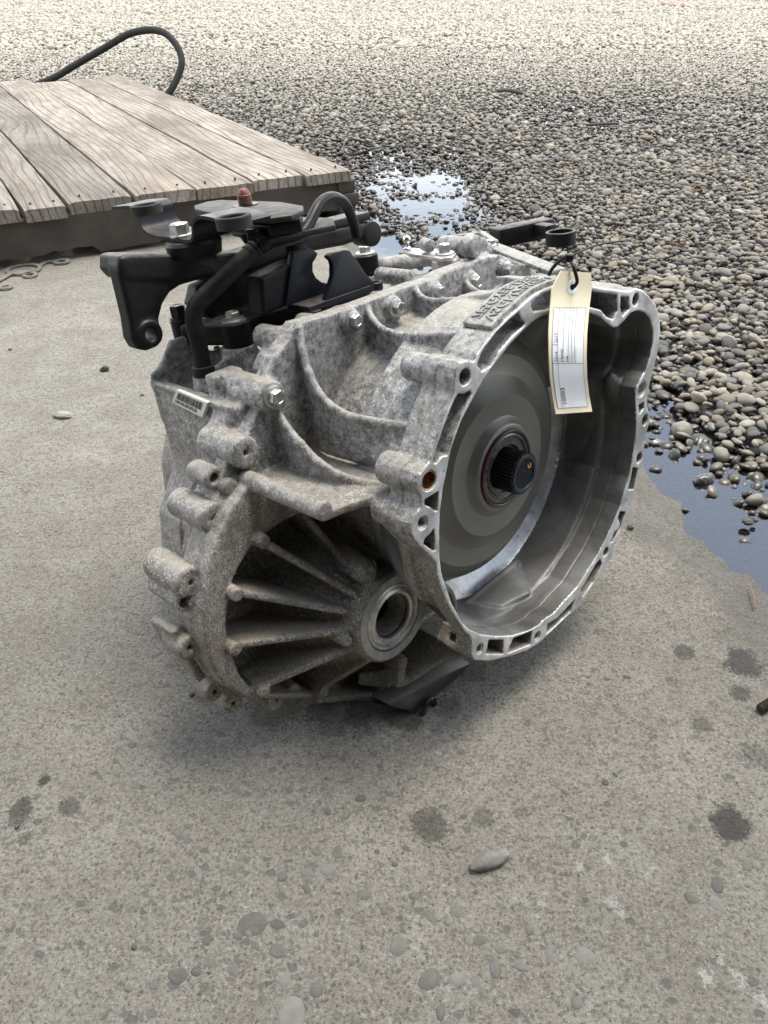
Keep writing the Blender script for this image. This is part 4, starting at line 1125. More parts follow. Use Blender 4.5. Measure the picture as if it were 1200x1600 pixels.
# top deck details
_, y, z = gx(745, 385, -.215)
c.cyl(y, z - .002, .0125, -.27, -.205, k=.006, rr=.003)
c.cyl(y + .03, z - .012, .010, -.30, -.22, k=.006, rr=.003)
for a, cc, x1, x0, r in ((452, 528, -.19, -.235, .0115), (640, 430, -.192, -.24, .0085), (495, 500, -.192, -.22, .007), (868, 440, -.19, -.24, .011)):
    _, y, z = gx(a, cc, x1); c.cyl(y, z - .003, r, x0, x1, k=.006, rr=.003)
c.cap(gz(600, 415, .160), gz(690, 400, .150), .010, k=.01)
c.rod((-.25, gz(694, 400, .165)[1], .12), (-.25, gz(694, 400, .165)[1], .158), .022, k=.006)
c.box((-.345,-.04,-.175), (.050,.11,.032), r=.004, k=.006)
c.build('gear_case', [M_CAST], gearbox)
# ---------------------------------------------------------------- gearbox: turned and bolted parts
MX = Matrix(((0, 0, 1, 0), (1, 0, 0, 0), (0, 1, 0, 0), (0, 0, 0, 1)))   # local z -> gearbox x
def MXat(x, y, z): return Matrix.Translation((x, y, z)) @ MX
# torque converter
bm = bmesh.new()
prof = [(-.150,.040),(-.150,.120),(-.110,.1355),(-.098,.1362),(-.0905,.1340),(-.0835,.1285),(-.0775,.1190),(-.0755,.1150),(-.0748,.1140),(-.0742,.0950),(-.0736,.0935),(-.0640,.0785),(-.0622,.0768),(-.0612,.0755),
        (-.0608,.0540),(-.0600,.0525),(-.0545,.0478),(-.0532,.0465),(-.0526,.0450),(-.0526,.0415),(-.0580,.0412),(-.0580,.020)]
add_lathe(bm, prof, MX, n=128)
conv = bm_obj('torque_converter', bm, M_DISC, gearbox, deg=25)
bm = bmesh.new(); add_lathe(bm, [(-.0575,.0412),(-.0505,.0412),(-.0500,.0405),(-.0500,.0390),(-.0508,.0380),(-.0560,.0378),(-.0575,.0380)], MX, n=96, closed=True)
bm_obj('red_seal', bm, M_SEAL, conv)
bm = bmesh.new(); add_lathe(bm, [(-.0570,.0378),(-.0515,.0374),(-.0505,.0360),(-.0505,.0345),(-.0530,.0335),(-.0535,.0300),(-.0520,.0290),(-.0520,.0262),(-.0575,.0255)], MX, n=96)
bm_obj('hub_ring', bm, mat_simple('grey_worn_hub', (0.12,0.12,0.115), 0.3, 0.6, 0.3, 120), conv)
# splined input sleeve
bm = bmesh.new()
N_T = 38
pl = []
for k in range(N_T):
    a0 = 2 * math.pi * k / N_T
    for da, r in ((0, .0204), (.035, .0224), (.085, .0224), (.12, .0204)):
        a = a0 + da; pl.append((r * math.cos(a), r * math.sin(a)))
add_prism(bm, pl, -.0580, -.0300, MX)
bm_obj('splined_shaft', bm, mat_simple('blackened_spline', (.045, .044, .042), .35, .5, .3, 120), conv, 30)
bm = bmesh.new(); add_lathe(bm, [(-.034,.0198),(-.0290,.0198),(-.0284,.0193),(-.0284,.0165),(-.0290,.0160),(-.0300,.0158),(-.0300,.001)], MX, n=48)
bm_obj('end_cap', bm, M_NAVY, conv)
bm = bmesh.new()
for k in range(14):
    a = k * 2.4; r = .003 + .00095 * k
    add_cyl(bm, (-.0305, r * math.cos(a), r * math.sin(a)), (-.0294, r * math.cos(a), r * math.sin(a)), .0010, n=8)
bm_obj('cap_dimples', bm, M_DARK, conv)
bm = bmesh.new()
_, y, z = gx(827, 726, -.029)
for k in range(9):
    a = math.pi * (.9 + k * .15)
    add_box(bm, (-.0290, y + .0022 * math.cos(a), z + .003 * math.sin(a)), (.0005, .0014, .0014))
bm_obj('orange_mark', bm, M_ORANGE, conv)
# output seal of the differential
MD = MXat(0, DY, DZ)
bm = bmesh.new(); add_lathe(bm, [(-.120,.0367),(-.0835,.0367),(-.0815,.0360),(-.0808,.0344),(-.0815,.0330),(-.0835,.0322),(-.0820,.0303),(-.0812,.0272),(-.0825,.0245),(-.088,.0235),(-.10,.0232),(-.12,.0232)], MD, n=96, closed=True)
seal = bm_obj('output_seal', bm, M_STEEL, gearbox)
bm = bmesh.new(); add_lathe(bm, [(-.084,.0372),(-.0803,.0376),(-.0798,.0384),(-.0798,.0462),(-.0804,.0470),(-.084,.0474)], MD, n=96, closed=True)
bm_obj('bearing_collar', bm, mat_simple('dull_machined', (.30,.295,.28), .5, .35, .3, 90, .4, 300), seal)
bm = bmesh.new(); add_lathe(bm, [(-.087,.0234),(-.0845,.0246),(-.0835,.0238),(-.0845,.0228),(-.087,.0226)], MD, n=72, closed=True)
bm_obj('rusty_lip', bm, mat_simple('rusty_lip', (.09,.05,.035), .5, .3, .4, 200, .3), seal)
bm = bmesh.new(); add_lathe(bm, [(-.165,.021),(-.110,.0200),(-.110,.0190),(-.165,.018)], MD, n=48, closed=True)
add_cyl(bm, (-.175, DY, DZ), (-.150, DY, DZ), .019, n=32)
bm_obj('inner_sleeve', bm, M_DARK, seal)
# copper-coloured bush and steel dowel sleeves in the lip
for (a, cc, r), mt, nm in zip(BUSH, (M_BRONZE, M_STEEL), ('copper_bush', 'dowel_sleeve')):
    _, y, z = gx(a, cc, 0)
    bm = bmesh.new(); add_lathe(bm, [(-.030, r + .0004), (-.0012, r + .0004), (-.0006, r - .0003), (-.0010, r - .0012), (-.012, r - .0014), (-.014, r - .0024), (-.030, r - .0024)], MXat(0, y, z), n=40, closed=True)
    bm_obj(nm, bm, mt, gearbox)
# threads in two tapped holes
for a, cc, r in [HOLES[2], HOLES[3], HOLES[4]]:
    _, y, z = gx(a, cc, 0)
    bm = bmesh.new(); pr = []
    for k in range(16): pr += [(-.0015 - k * .0014, r + .0002), (-.0022 - k * .0014, r - .0010)]
    pr += [(-.025, r + .001), (-.0015, r + .001)]
    add_lathe(bm, pr, MXat(0, y, z), n=28, closed=True)
    bm_obj('hole_thread', bm, M_MACH, gearbox)

def hexbolt_bm(r_hex=.0062, h=.0075, r_w=.0096, w=.0022):
    bm = bmesh.new()
    I = Matrix.Identity(4)
    add_lathe(bm, [(0, r_w), (w * .6, r_w), (w, r_w * .86), (w + .0003, r_hex)], I, n=32)
    pl = [(r_hex * 1.12 * math.cos(k * math.pi / 3), r_hex * 1.12 * math.sin(k * math.pi / 3)) for k in range(6)]
    a = [bm.verts.new((p[0], p[1], w * .9)) for p in pl]; b2 = [bm.verts.new((p[0], p[1], h)) for p in pl]
    c2 = [bm.verts.new((p[0] * .86, p[1] * .86, h + .0010)) for p in pl]; c3 = [bm.verts.new((p[0] * .6, p[1] * .6, h + .0010)) for p in pl]
    c4 = [bm.verts.new((p[0] * .55, p[1] * .55, h + .0005)) for p in pl]
    for A, B in ((a, b2), (b2, c2), (c2, c3), (c3, c4)):
        for k in range(6): bm.faces.new((A[k], A[(k + 1) % 6], B[(k + 1) % 6], B[k]))
    bm.faces.new(c4)
    return bm
def bolt_mesh(mat, **kw):
    bm = hexbolt_bm(**kw); me = bpy.data.meshes.new('flanged_bolt')
    bmesh.ops.recalc_face_normals(bm, faces=bm.faces[:]); bm.to_mesh(me); bm.free(); me.materials.append(mat)
    bmm = bmesh.new(); bmm.from_mesh(me)
    for e in bmm.edges:
        if len(e.link_faces) == 2 and e.calc_face_angle(0) > .6: e.smooth = False
    for f in bmm.faces: f.smooth = True
    bmm.to_mesh(me); bmm.free()
    return me
BOLT = bolt_mesh(M_ZINC)
BOLTB = bolt_mesh(M_ZINC, r_hex=.0085, h=.0105, r_w=.0155, w=.003)
BOLTR = bolt_mesh(M_RUST, r_hex=.0068, h=.011, r_w=.0125, w=.003)
BOLTD = bolt_mesh(M_DARK, r_hex=.0088, h=.014, r_w=.0120, w=.002)
def place(me, name, p, axis='x', spin=0.0, s=1.0, parent=None, lab=None):
    o = bpy.data.objects.new(name, me); COL.objects.link(o); o.parent = parent or gearbox
    R = MX if axis == 'x' else Matrix.Identity(4)
    o.matrix_local = Matrix.Translation(Vector(p) + Vector(gearbox['off'][:])) @ R @ Matrix.Rotation(spin, 4, 'Z') @ Matrix.Scale(s, 4)
    if lab: o['label'] = lab
    return o
for i, (a, cc, r) in enumerate(SEAMBOLTS):
    p = gx(a + 1, cc, -.162); p[0] = -.163; place(BOLT, 'flanged_bolt', p, spin=.3 + i * .37)
p = gx(428, 620, -.157); p[0] = -.158; place(BOLT, 'flanged_bolt', p, spin=.2, s=1.12)
p = gx(767, 440, -.164); p[0] = -.1675
# mount posts: sleeves, bolts
for nm, pz, zz, r, bt, s in (('left', POSTL, .150, .0105, BOLTD, .85), ('mid', POSTM, .145, .0158, BOLTB, .80), ('right', POSTR, .155, .0152, BOLTB, .80)):
    bm = bmesh.new(); add_lathe(bm, [(zz - .001, r * .4), (zz - .001, r), (zz + .0225, r), (zz + .024, r - .0015), (zz + .024, r * .4)], Matrix.Translation((pz[0], pz[1], 0)), n=40)
    bm_obj('mount_sleeve', bm, M_BLACK, gearbox)
    place(bt, 'mount_bolt', (pz[0], pz[1], zz + .024), axis='z', spin=.4, s=s)
# upper engine mount arm: heavy black casting along y with a hanging leg
X0, X1 = -.330, -.287
arm = Vol((-.345, -.27, .10), (-.225, .15, .30), .0016)
ARM = P2([(188,402),(197,398),(250,397),(330,397),(392,394),(440,378),(500,362),(560,350),(574,348),(577,362),(573,372),(540,384),(480,395),(430,410),(395,424),(345,433),(310,437),(285,442),(240,440),(200,438),(188,425)], X1)
arm.prism(ARM, X0, X1, k=.004, r=.005)
LEG = P2([(186,415),(192,404),(205,402),(300,402),(330,410),(345,430),(310,437),(285,445),(267,457),(256,475),(250,498),(252,525),(245,541),(231,549),(216,546),(207,530),(203,500),(195,465),(187,432)], X1)
arm.prism(LEG, X1 - .021, X1, k=.004, r=.004)
LEGC = gx(234, 522, X1)
arm.cyl(LEGC[1], LEGC[2], .0125, X1 - .023, X1 + .0035, k=.004, rr=.002)
arm.cyl(LEGC[1], LEGC[2], .0062, -.36, -.27, k=.0, cut=True)
arm.prism(P2([(305,478),(312,447),(345,432),(452,402),(452,455),(398,480),(340,500)], -.295), -.318, -.298, k=.004, r=.003)
lo = [(POSTL[0], POSTL[1]), (POSTM[0], POSTM[1]), (POSTR[0], POSTR[1])]
arm.plate([(POSTM[0] + .012, POSTM[1] - .01, .158), (POSTM[0] + .006, POSTR[1] - .09, .158), (POSTM[0] - .035, POSTR[1] - .09, .158), (POSTL[0] - .01, POSTL[1], .158), (POSTL[0] + .01, POSTL[1] - .008, .158)], .022, nrm=(0, 0, 1), k=.006, r=.004)
arm.prism(P2([(395,432),(452,404),(452,468),(398,492)], -.25), -.262, -.236, k=.006, r=.003)
armo = arm.build('mount_arm', [M_BLACK], gearbox)
armo['label'] = 'heavy black engine mount arm with a drilled hanging leg'
# stamped channel with two raised ears, on top of the arm
def ribbon(bm, pts, xa, xb, th):
    """sheet strip: profile pts (y,z) swept along x"""
    P = [Vector((0, p[0], p[1])) for p in pts]
    n = []
    for i in range(len(P)):
        t = (P[min(i + 1, len(P) - 1)] - P[max(i - 1, 0)]).normalized()
        n.append(Vector((0, -t.z, t.y)))
    top = P; bot = [p - q * th for p, q in zip(P, n)]
    poly = [(p.y, p.z) for p in top] + [(p.y, p.z) for p in reversed(bot)]
    add_prism(bm, poly, xa, xb, MX)
def sm(pts, x, sub=5):
    q = catmull([(a, b2, 0) for a, b2 in pts], sub)
    return P2([(v.x, v.y) for v in q], x)
YR = -.180
MXZ = Matrix(((1, 0, 0, 0), (0, 0, -1, 0), (0, 1, 0, 0), (0, 0, 0, 1)))
def ribbon_y(bm, px, y0, y1, th):
    """bent sheet: outline px is its edge seen in the plane y0, swept to y1"""
    q = catmull([(a, b2, 0) for a, b2 in px], 5)
    P = [Vector((gy(v.x, v.y, y0)[0], gy(v.x, v.y, y0)[2], 0)) for v in q]
    n = []
    for k in range(len(P)):
        t = (P[min(k + 1, len(P) - 1)] - P[max(k - 1, 0)]).normalized(); n.append(Vector((-t.y, t.x, 0)))
    poly = [(p.x, p.y) for p in P] + [((p - v * th).x, (p - v * th).y) for p, v in reversed(list(zip(P, n)))]
    add_prism(bm, poly, -y1, -y0, MXZ)
bm = bmesh.new()
ribbon_y(bm, [(174,323),(190,322),(203,322),(212,330),(217,345),(226,360),(242,368),(270,371),(292,375),(299,370),(299,350),(304,340),(315,337),(335,341),(352,346),(362,352)], YR, YR + .042, .0030)
ch = bm_obj('stamped_channel', bm, M_BLACKG, gearbox, 40)
def ring_z(name, p, R, r, z0, z1, mat, parent, n=48):
    bm = bmesh.new(); add_lathe(bm, [(z0, r), (z0, R), (z1 - .0008, R), (z1, R - .0008), (z1, r + .0008), (z1 - .0008, r)], Matrix.Translation((p[0], p[1], 0)), n=n, closed=True)
    return bm_obj(name, bm, mat, parent)
zL = gy(203, 322, YR)[2]; pL = gz(227, 319, zL + .006)
ring_z('rubber_ring', pL, .0140, .0100, zL - .002, zL + .0060, M_GREYRUB, ch)
zM = gy(320, 338, YR)[2]; pM = gz(364, 340, zM + .004)
ring_z('rubber_ring', pM, .0145, .0105, zM - .004, zM + .0055, M_GREYRUB, ch)
zb = gy(280, 373, YR)[2]
pB = gz(283, 369, zb)
place(bolt_mesh(M_ZINC, r_hex=.0082, h=.011, r_w=.0105, w=.002), 'channel_bolt', (pB[0], pB[1], zb), axis='z', spin=.2)
bm = bmesh.new(); pp = gz(298, 378, .250); add_lathe(bm, [(.236, .01), (.236, .025), (.247, .027), (.2500, .025), (.2500, .01)], Matrix.Translation((pp[0] - .012, pp[1] + .01, 0)), n=48)
bm_obj('rubber_pad', bm, M_BLACK, ch)
# upper plate with the red marked stud
def slab(name, pts, z, th, mat, parent, bev=.0015):
    q = [gz(a, b2, z) for a, b2 in pts]
    bm = bmesh.new(); add_prism(bm, [(v[0], v[1]) for v in q], z - th, z, Matrix.Identity(4))
    bmesh.ops.recalc_face_normals(bm, faces=bm.faces[:]); bevelled(bm, bev, 2)
    return bm_obj(name, bm, mat, parent)
M_PLATE = mat_simple('dusty_black_plate', (0.024, 0.023, 0.022), 0.55, 0.1, 0.4, 60, 0.4, 200, dust=.35)
pl = slab('stud_plate', [(303,321),(322,315),(345,312),(440,315),(474,321),(474,328),(455,336),(420,341),(380,338),(325,331),(304,326)], .265, .005, M_PLATE, gearbox)
slab('plate_rim', [(306,328),(330,336),(380,343),(420,345),(458,340),(472,332),(470,345),(420,352),(340,348)], .256, .010, M_BLACKG, pl)
slab('slotted_plate', [(385,352),(420,344),(442,347),(440,352),(405,362),(378,366),(362,362)], .248, .004, M_PLATE, gearbox, .0005)
slab('base_plate', [(455,338),(520,340),(524,351),(470,362),(380,372),(372,362),(430,350)], .243, .006, M_PLATE, gearbox)
sp = gz(384, 321, .265)
bm = bmesh.new(); pr = []
for k in range(8): pr += [(.265 + k * .0013, .0066), (.2657 + k * .0013, .0074)]
add_lathe(bm, [(.260, .0066)] + pr + [(.2755, .0067)], Matrix.Translation((sp[0], sp[1], 0)), n=28)
st = bm_obj('threaded_stud', bm, M_RUST, pl)
bm = bmesh.new(); add_lathe(bm, [(.2754, .0066), (.2768, .0065), (.2800, .0048), (.2808, .0042), (.2808, .001)], Matrix.Translation((sp[0], sp[1], 0)), n=28)
bm_obj('red_tip', bm, M_RED, st)
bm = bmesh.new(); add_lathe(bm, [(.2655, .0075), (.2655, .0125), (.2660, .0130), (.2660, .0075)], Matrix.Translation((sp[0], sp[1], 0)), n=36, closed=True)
bm_obj('stud_shadow_ring', bm, M_DARK, st).name = 'stud_shade_ring'  # flat dark ring standing in for the shade round the stud
# long flat bar lying over the arm, going right
bm = bmesh.new()
A_, B_ = gx(430, 374, -.290), gx(577, 337, -.290)
v = Vector(B_) - Vector(A_)
F_ = frame(A_, v, (0, 0, 1))
add_box(bm, (v.length / 2, .012, 0), (v.length, .028, .009), F_)
bmesh.ops.recalc_face_normals(bm, faces=bm.faces[:]); bevelled(bm, .0015)
bm_obj('flat_bar', bm, M_BLACK, gearbox)
# rubber tip at the right end of the arm
bm = bmesh.new(); pe = gx(570, 362, -.300)
add_cyl(bm, (pe[0] - .012, pe[1], pe[2] - .002), (pe[0] + .014, pe[1], pe[2] - .002), .014, n=28); bmesh.ops.recalc_face_normals(bm, faces=bm.faces[:]); bevelled(bm, .002)
bm_obj('arm_end_bush', bm, M_RUBBER, gearbox)
bm = bmesh.new(); add_tube(bm, [gx(452, 380, -.30) - [0, 0, .03], gx(452, 380, -.30) - [0, 0, .0]], .02, 20)
bm_obj('arm_spacer', bm, M_BLACK, gearbox)

# breather hose and bent pipe
def gxs(lst): return [gx(*t) for t in lst]
hose = catmull(gxs([(319,582,-.262),(315,560,-.262),(309,530,-.261),(304,508,-.259),(303,490,-.257),(311,472,-.254),(335,449,-.249),(362,424,-.244),(385,402,-.240),(396,391,-.238)]), 6)
bm = bmesh.new(); add_tube(bm, hose, .0082, 20)
hs = bm_obj('rubber_breather_hose', bm, M_RUBBER, gearbox)
hb = Vector(hose[0]); hd = (Vector(hose[6]) - hb).normalized()
bm = bmesh.new(); add_cyl(bm, hb - hd * .004, hb + hd * .007, .0108, n=28); bmesh.ops.recalc_face_normals(bm, faces=bm.faces[:]); bevelled(bm, .001)
bm_obj('hose_collar', bm, M_RUBBER, hs)
bm = bmesh.new(); add_cyl(bm, hb - hd * .016, hb - hd * .003, .0130, .0118, n=28)
bm_obj('hose_spigot', bm, M_CAST, gearbox)
j = catmull(gxs([(386,400,-.240),(400,386,-.238),(412,378,-.236)]), 6)
bm = bmesh.new(); add_tube(bm, j, .0068, 18)
cj = bm_obj('hose_joint', bm, M_BLACKG, hs)
bm = bmesh.new()
for i in (2, 5, 8):
    d = (Vector(j[i + 1]) - Vector(j[i])).normalized(); add_cyl(bm, Vector(j[i]) - d * .0016, Vector(j[i]) + d * .0016, .0086, n=24)
d = (Vector(j[11]) - Vector(j[10])).normalized(); add_cyl(bm, Vector(j[11]) - d * .003, Vector(j[11]) + d * .003, .0095, n=24)
bm_obj('hose_clamp', bm, M_BLACKG, hs)
kn = Vector(gx(398, 377, -.240))
bm = bmesh.new(); add_cyl(bm, kn + Vector((0, 0, -.006)), kn + Vector((0, 0, .008)), .0075, .0062, n=12); add_cyl(bm, kn + Vector((0, 0, .008)), kn + Vector((0, 0, .012)), .0074, n=8)
bmesh.ops.recalc_face_normals(bm, faces=bm.faces[:]); bevelled(bm, .0012)
bm_obj('clip_knob', bm, M_BLACK, hs)
pipe = catmull(gxs([(408,381,-.236),(430,373,-.234),(455,369,-.232),(473,363,-.232),(483,350,-.234),(492,332,-.237),(501,317,-.241),(513,309,-.245),(526,309,-.250),(539,318,-.256),(548,336,-.262),(554,354,-.266),(557,369,-.268)]), 7)
bm = bmesh.new(); add_tube(bm, pipe, .0054, 18)
bm_obj('bent_metal_pipe', bm, M_BLACKG, gearbox)

# fork shaped cable bracket
def sheet(name, pts, x, th, mat, parent, bev=.0008):
    bm = bmesh.new(); add_prism(bm, P2(pts, x), x - th, x, MX)
    bmesh.ops.recalc_face_normals(bm, faces=bm.faces[:]); bevelled(bm, bev, 2)
    return bm_obj(name, bm, mat, parent)
fk = sheet('cable_bracket', [(519,396),(538,391),(546,391),(560,410),(572,428),(585,441),(586,453),(560,474),(505,484),(514,455),(521,432),(521,415),(519,408),(513,403),(514,399)], -.208, .007, M_FORK, gearbox)
sheet('rear_fork_plate', [(447,478),(452,440),(459,394),(487,388),(497,396),(494,403),(489,411),(489,424),(494,434),(503,441),(514,444),(524,440),(530,478)], -.232, .008, M_FORK, fk)
bm = bmesh.new()
a3, b3 = gx(452, 476, -.236), gx(552, 474, -.236)
add_box(bm, ((-.222), (a3[1] + b3[1]) / 2, a3[2] - .002), (.034, b3[1] - a3[1], .005))
bm_obj('bracket_foot', bm, M_FORK, fk)
pr_ = gx(585, 440, -.215); ring_z('bracket_eye', pr_, .0085, .0050, pr_[2] - .008, pr_[2], M_FORK, fk, 28)
# disc shaped foot with the rusty bolt
pf = gz(466, 492, .152); ring_z('mount_washer_plate', pf, .022, .006, .140, .153, M_BLACK, gearbox)
pf2 = gz(484, 488, .153); place(BOLTR, 'rusty_bolt', (pf2[0], pf2[1], .1535), axis='z', spin=.5)

# selector lever with ball stud
zl = .176
lv = slab('selector_lever', [(630,391),(638,387),(660,388),(688,388),(706,390),(713,396),(706,402),(690,404),(668,400),(640,396)], zl, .004, M_STEEL, gearbox, .0006)
pv = gz(695, 397, zl)
bm = bmesh.new(); add_lathe(bm, [(zl - .022, .0165), (zl - .006, .0165), (zl - .004, .0150), (zl - .004, .004)], Matrix.Translation((pv[0], pv[1], 0)), n=36)
bm_obj('lever_pivot', bm, M_STEEL, lv)
place(bolt_mesh(M_ZINC, r_hex=.0064, h=.011, r_w=.0118, w=.0025), 'lever_nut', (pv[0], pv[1], zl), axis='z', spin=.1)
pb = gz(637, 390, zl)
bm = bmesh.new(); add_lathe(bm, [(zl, .0048), (zl + .002, .0048), (zl + .004, .0028), (zl + .007, .0024), (zl + .008, .0038), (zl + .0100, .0049), (zl + .0122, .0052), (zl + .0145, .0045), (zl + .0165, .0030), (zl + .0172, .0015)], Matrix.Translation((pb[0], pb[1], 0)), n=28)
bm_obj('ball_stud', bm, mat_simple('bright_ball', (.5, .5, .48), .15, .95, .1), lv)
# dark arm below the lever, link with eye beyond
def beam(name, p, q, w, h, mat, parent, bev=.002):
    v = Vector(q) - Vector(p); bm = bmesh.new()
    add_box(bm, (v.length / 2, 0, 0), (v.length, w, h), frame(p, v, (0, 0, 1)))
    bmesh.ops.recalc_face_normals(bm, faces=bm.faces[:]); bevelled(bm, bev)
    return bm_obj(name, bm, mat, parent)
beam('dark_link', gz(597, 424, .150), gz(668, 398, .150), .018, .012, M_DARK, gearbox)
bl = beam('black_link_arm', gz(772, 372, .150), gz(858, 354, .150), .030, .026, M_BLACK, gearbox, .004)
pr2 = gz(876, 361, .160)
ring_z('link_eye', pr2, .0200, .0160, .143, .160, M_BLACK, bl)
beam('link_neck', gz(838, 358, .152), gz(862, 362, .152), .018, .018, M_BLACK, bl)
ringp = gz(611, 430, .150); ring_z('steel_ring', ringp, .0125, .0075, .146, .150, M_DARK, gearbox)
# pale castings along the far edge of the deck
beam('deck_rail', gz(688, 377, .163), gz(752, 369, .163), .008, .012, M_CAST, gearbox)
beam('deck_rail', gz(752, 369, .163), gz(775, 384, .160), .008, .014, M_CAST, gearbox)
beam('oil_pan_edge', gz(768, 385, .158), gz(872, 425, .150), .022, .006, M_CAST, gearbox)
pc = gz(722, 378, .16)
bm = bmesh.new(); add_cyl(bm, gx(662, 381, -.27), gx(672, 385, -.25), .0075, n=24); bmesh.ops.recalc_face_normals(bm, faces=bm.faces[:]); bevelled(bm, .002)
bm_obj('round_boss', bm, M_CAST, gearbox)
bm = bmesh.new(); add_cyl(bm, gx(733, 377, -.27), gx(746, 384, -.240), .0105, n=28); bmesh.ops.recalc_face_normals(bm, faces=bm.faces[:]); bevelled(bm, .003)
bm_obj('round_boss', bm, M_CAST, gearbox)
place(BOLT, 'flanged_bolt', gz(766, 384, .165), axis='z', s=.9)

# bottom bracket that carries the weight
fb = sheet('foot_bracket', [(630,1086),(700,1052),(738,1036),(708,1070),(696,1088),(693,1108),(682,1121),(667,1129),(652,1124),(640,1112),(614,1106),(600,1098)], -.075, .022, mat_simple('worn_black_foot', (.030, .030, .031), .5, .1, .4, 60, .4), gearbox, .003)
_, y, z = gx(668, 1106, -.070)
bm = bmesh.new(); add_lathe(bm, [(-.070, .0060), (-.070, .0135), (-.0675, .0135), (-.066, .0120), (-.066, .0075), (-.067, .0060)], MXat(0, y, z), n=36, closed=True)
bm_obj('bracket_ring', bm, M_DARK, fb)
sheet('bracket_web', [(560,1094),(640,1100),(652,1092),(655,1120),(640,1112),(612,1106)], -.092, .010, M_BLACK, fb, .002)

# barcode sticker on the side of the case
M_PAPER = mat_simple('sticker_paper', (0.62, 0.60, 0.55), 0.6, 0, .06, 40, .05)
M_INK = mat_simple('black_ink', (0.02, 0.02, 0.022), 0.6, 0, 0)
YS = -.2272
Q = [Vector(gy(a, b2, YS)) for a, b2 in ((277,609),(325,629),(317,652),(270,628))]
def quad_at(u, v, off=0.0):
    p = (Q[0] * (1 - u) + Q[1] * u) * (1 - v) + (Q[3] * (1 - u) + Q[2] * u) * v
    return p + Vector((0, -off, 0))
bm = bmesh.new()
vs = [bm.verts.new(quad_at(u, v, .0008)) for u, v in ((0, 0), (1, 0), (1, 1), (0, 1))]; vb = [bm.verts.new(quad_at(u, v, -.0030)) for u, v in ((0, 0), (1, 0), (1, 1), (0, 1))]
bm.faces.new(vs); bm.faces.new(vb[::-1])
for k in range(4): bm.faces.new((vs[k], vb[k], vb[(k + 1) % 4], vs[(k + 1) % 4]))
stk = bm_obj('barcode_sticker', bm, M_PAPER, gearbox)
bm = bmesh.new(); u = .08
def qd(u0, u1, v0, v1):
    bm.faces.new([bm.verts.new(quad_at(a, c2, .0011)) for a, c2 in ((u0, v0), (u1, v0), (u1, v1), (u0, v1))])
while u < .90:
    w = rnd.choice([.006, .010, .016]); qd(u, u + w, .12, .60); u += w + rnd.choice([.007, .011])
for v0, v1, n in ((.66, .88, 15),):
    for k in range(n):
        u0 = .07 + k * .049
        qd(u0, u0 + .012, v0, v1); qd(u0 + .012, u0 + .034, v0 if k % 2 else v1 - .05, v0 + .05 if k % 2 else v1); 
        if k % 3: qd(u0 + .028, u0 + .038, v0 + .02, v1)
bm_obj('barcode_print', bm, M_INK, stk)

# raised cast lettering pad
def text_mesh(s, size=1.0, ext=0.0):
    cu = bpy.data.curves.new('txt', 'FONT'); cu.body = s; cu.size = size; cu.extrude = ext; cu.resolution_u = 2
    o = bpy.data.objects.new('txt', cu); COL.objects.link(o)
    dg = bpy.context.evaluated_depsgraph_get()
    me = bpy.data.meshes.new_from_object(o.evaluated_get(dg))
    bpy.data.objects.remove(o); bpy.data.curves.remove(cu)
    return me
def pad_pt(t, x, h=0.0):
    """t runs along the outer edge of the lip (angle), x along the shaft"""
    a = math.radians(113.5 - 31 * t); r = PADR(a) + h
    return Vector((x, r * math.cos(a), r * math.sin(a)))
_oa = np.array(OUTER); _ang = np.arctan2(_oa[:, 1], _oa[:, 0]); _rad = np.hypot(_oa[:, 0], _oa[:, 1])
_srt = np.argsort(_ang)
def PADR(a): return float(np.interp(a, _ang[_srt], _rad[_srt]))
bm = bmesh.new(); NS = 14
g4 = [[], [], [], []]
for k in range(NS + 1):
    t = k / NS
    g4[0].append(bm.verts.new(pad_pt(t, -.003, -.003))); g4[1].append(bm.verts.new(pad_pt(t, -.003, .0042)))
    g4[2].append(bm.verts.new(pad_pt(t, -.034, .0042))); g4[3].append(bm.verts.new(pad_pt(t, -.034, -.003)))
for k in range(NS):
    for A, B in ((0, 1), (1, 2), (2, 3), (3, 0)):
        bm.faces.new((g4[A][k], g4[A][k + 1], g4[B][k + 1], g4[B][k]))
bm.faces.new([g[0] for g in g4]); bm.faces.new([g[-1] for g in g4][::-1])
bmesh.ops.recalc_face_normals(bm, faces=bm.faces[:]); bevelled(bm, .001, 2, 50)
padm = bm_obj('lettering_pad', bm, M_CAST, gearbox, 40)
bm = bmesh.new()
for row, (txt, xx) in enumerate((('VSGN79SEJN', -.0165), ('7F5GYEE-E3ME', -.0295))):
    me = text_mesh(txt, 1.0, .02)
    co = np.array([v.co[:] for v in me.vertices]); w = co[:, 0].max(); hh = co[:, 1].max()
    base = len(bm.verts); vv = []
    for x, y, z in co:
        vv.append(bm.verts.new(pad_pt(.06 + .84 * (x / w), xx + (y / hh) * .0100, .0042 + (.0012 if z > 0 else -.001))))
    for f in me.polygons:
        try: bm.faces.new([vv[i] for i in f.vertices])
        except ValueError: pass
    bpy.data.meshes.remove(me)
bm_obj('cast_lettering', bm, mat_simple('dark_cast_letters', (.24, .24, .235), .7, .2, .3), padm)
# oil film lying in the bottom of the bell
# ---------------------------------------------------------------- paper tag and cable tie
M_MANILA = mat_simple('manila_card', (0.80, 0.72, 0.53), 0.75, 0, .05, 30, .1, 600)
M_WHITE = mat_simple('white_sticker', (0.84, 0.86, 0.90), 0.55, 0, .02, 30, .05)
M_GREYINK = mat_simple('grey_ink', (0.16, 0.16, 0.18), 0.6, 0, 0)
M_TIE = mat_simple('black_nylon', (0.012, 0.012, 0.013), 0.4, 0, .2)
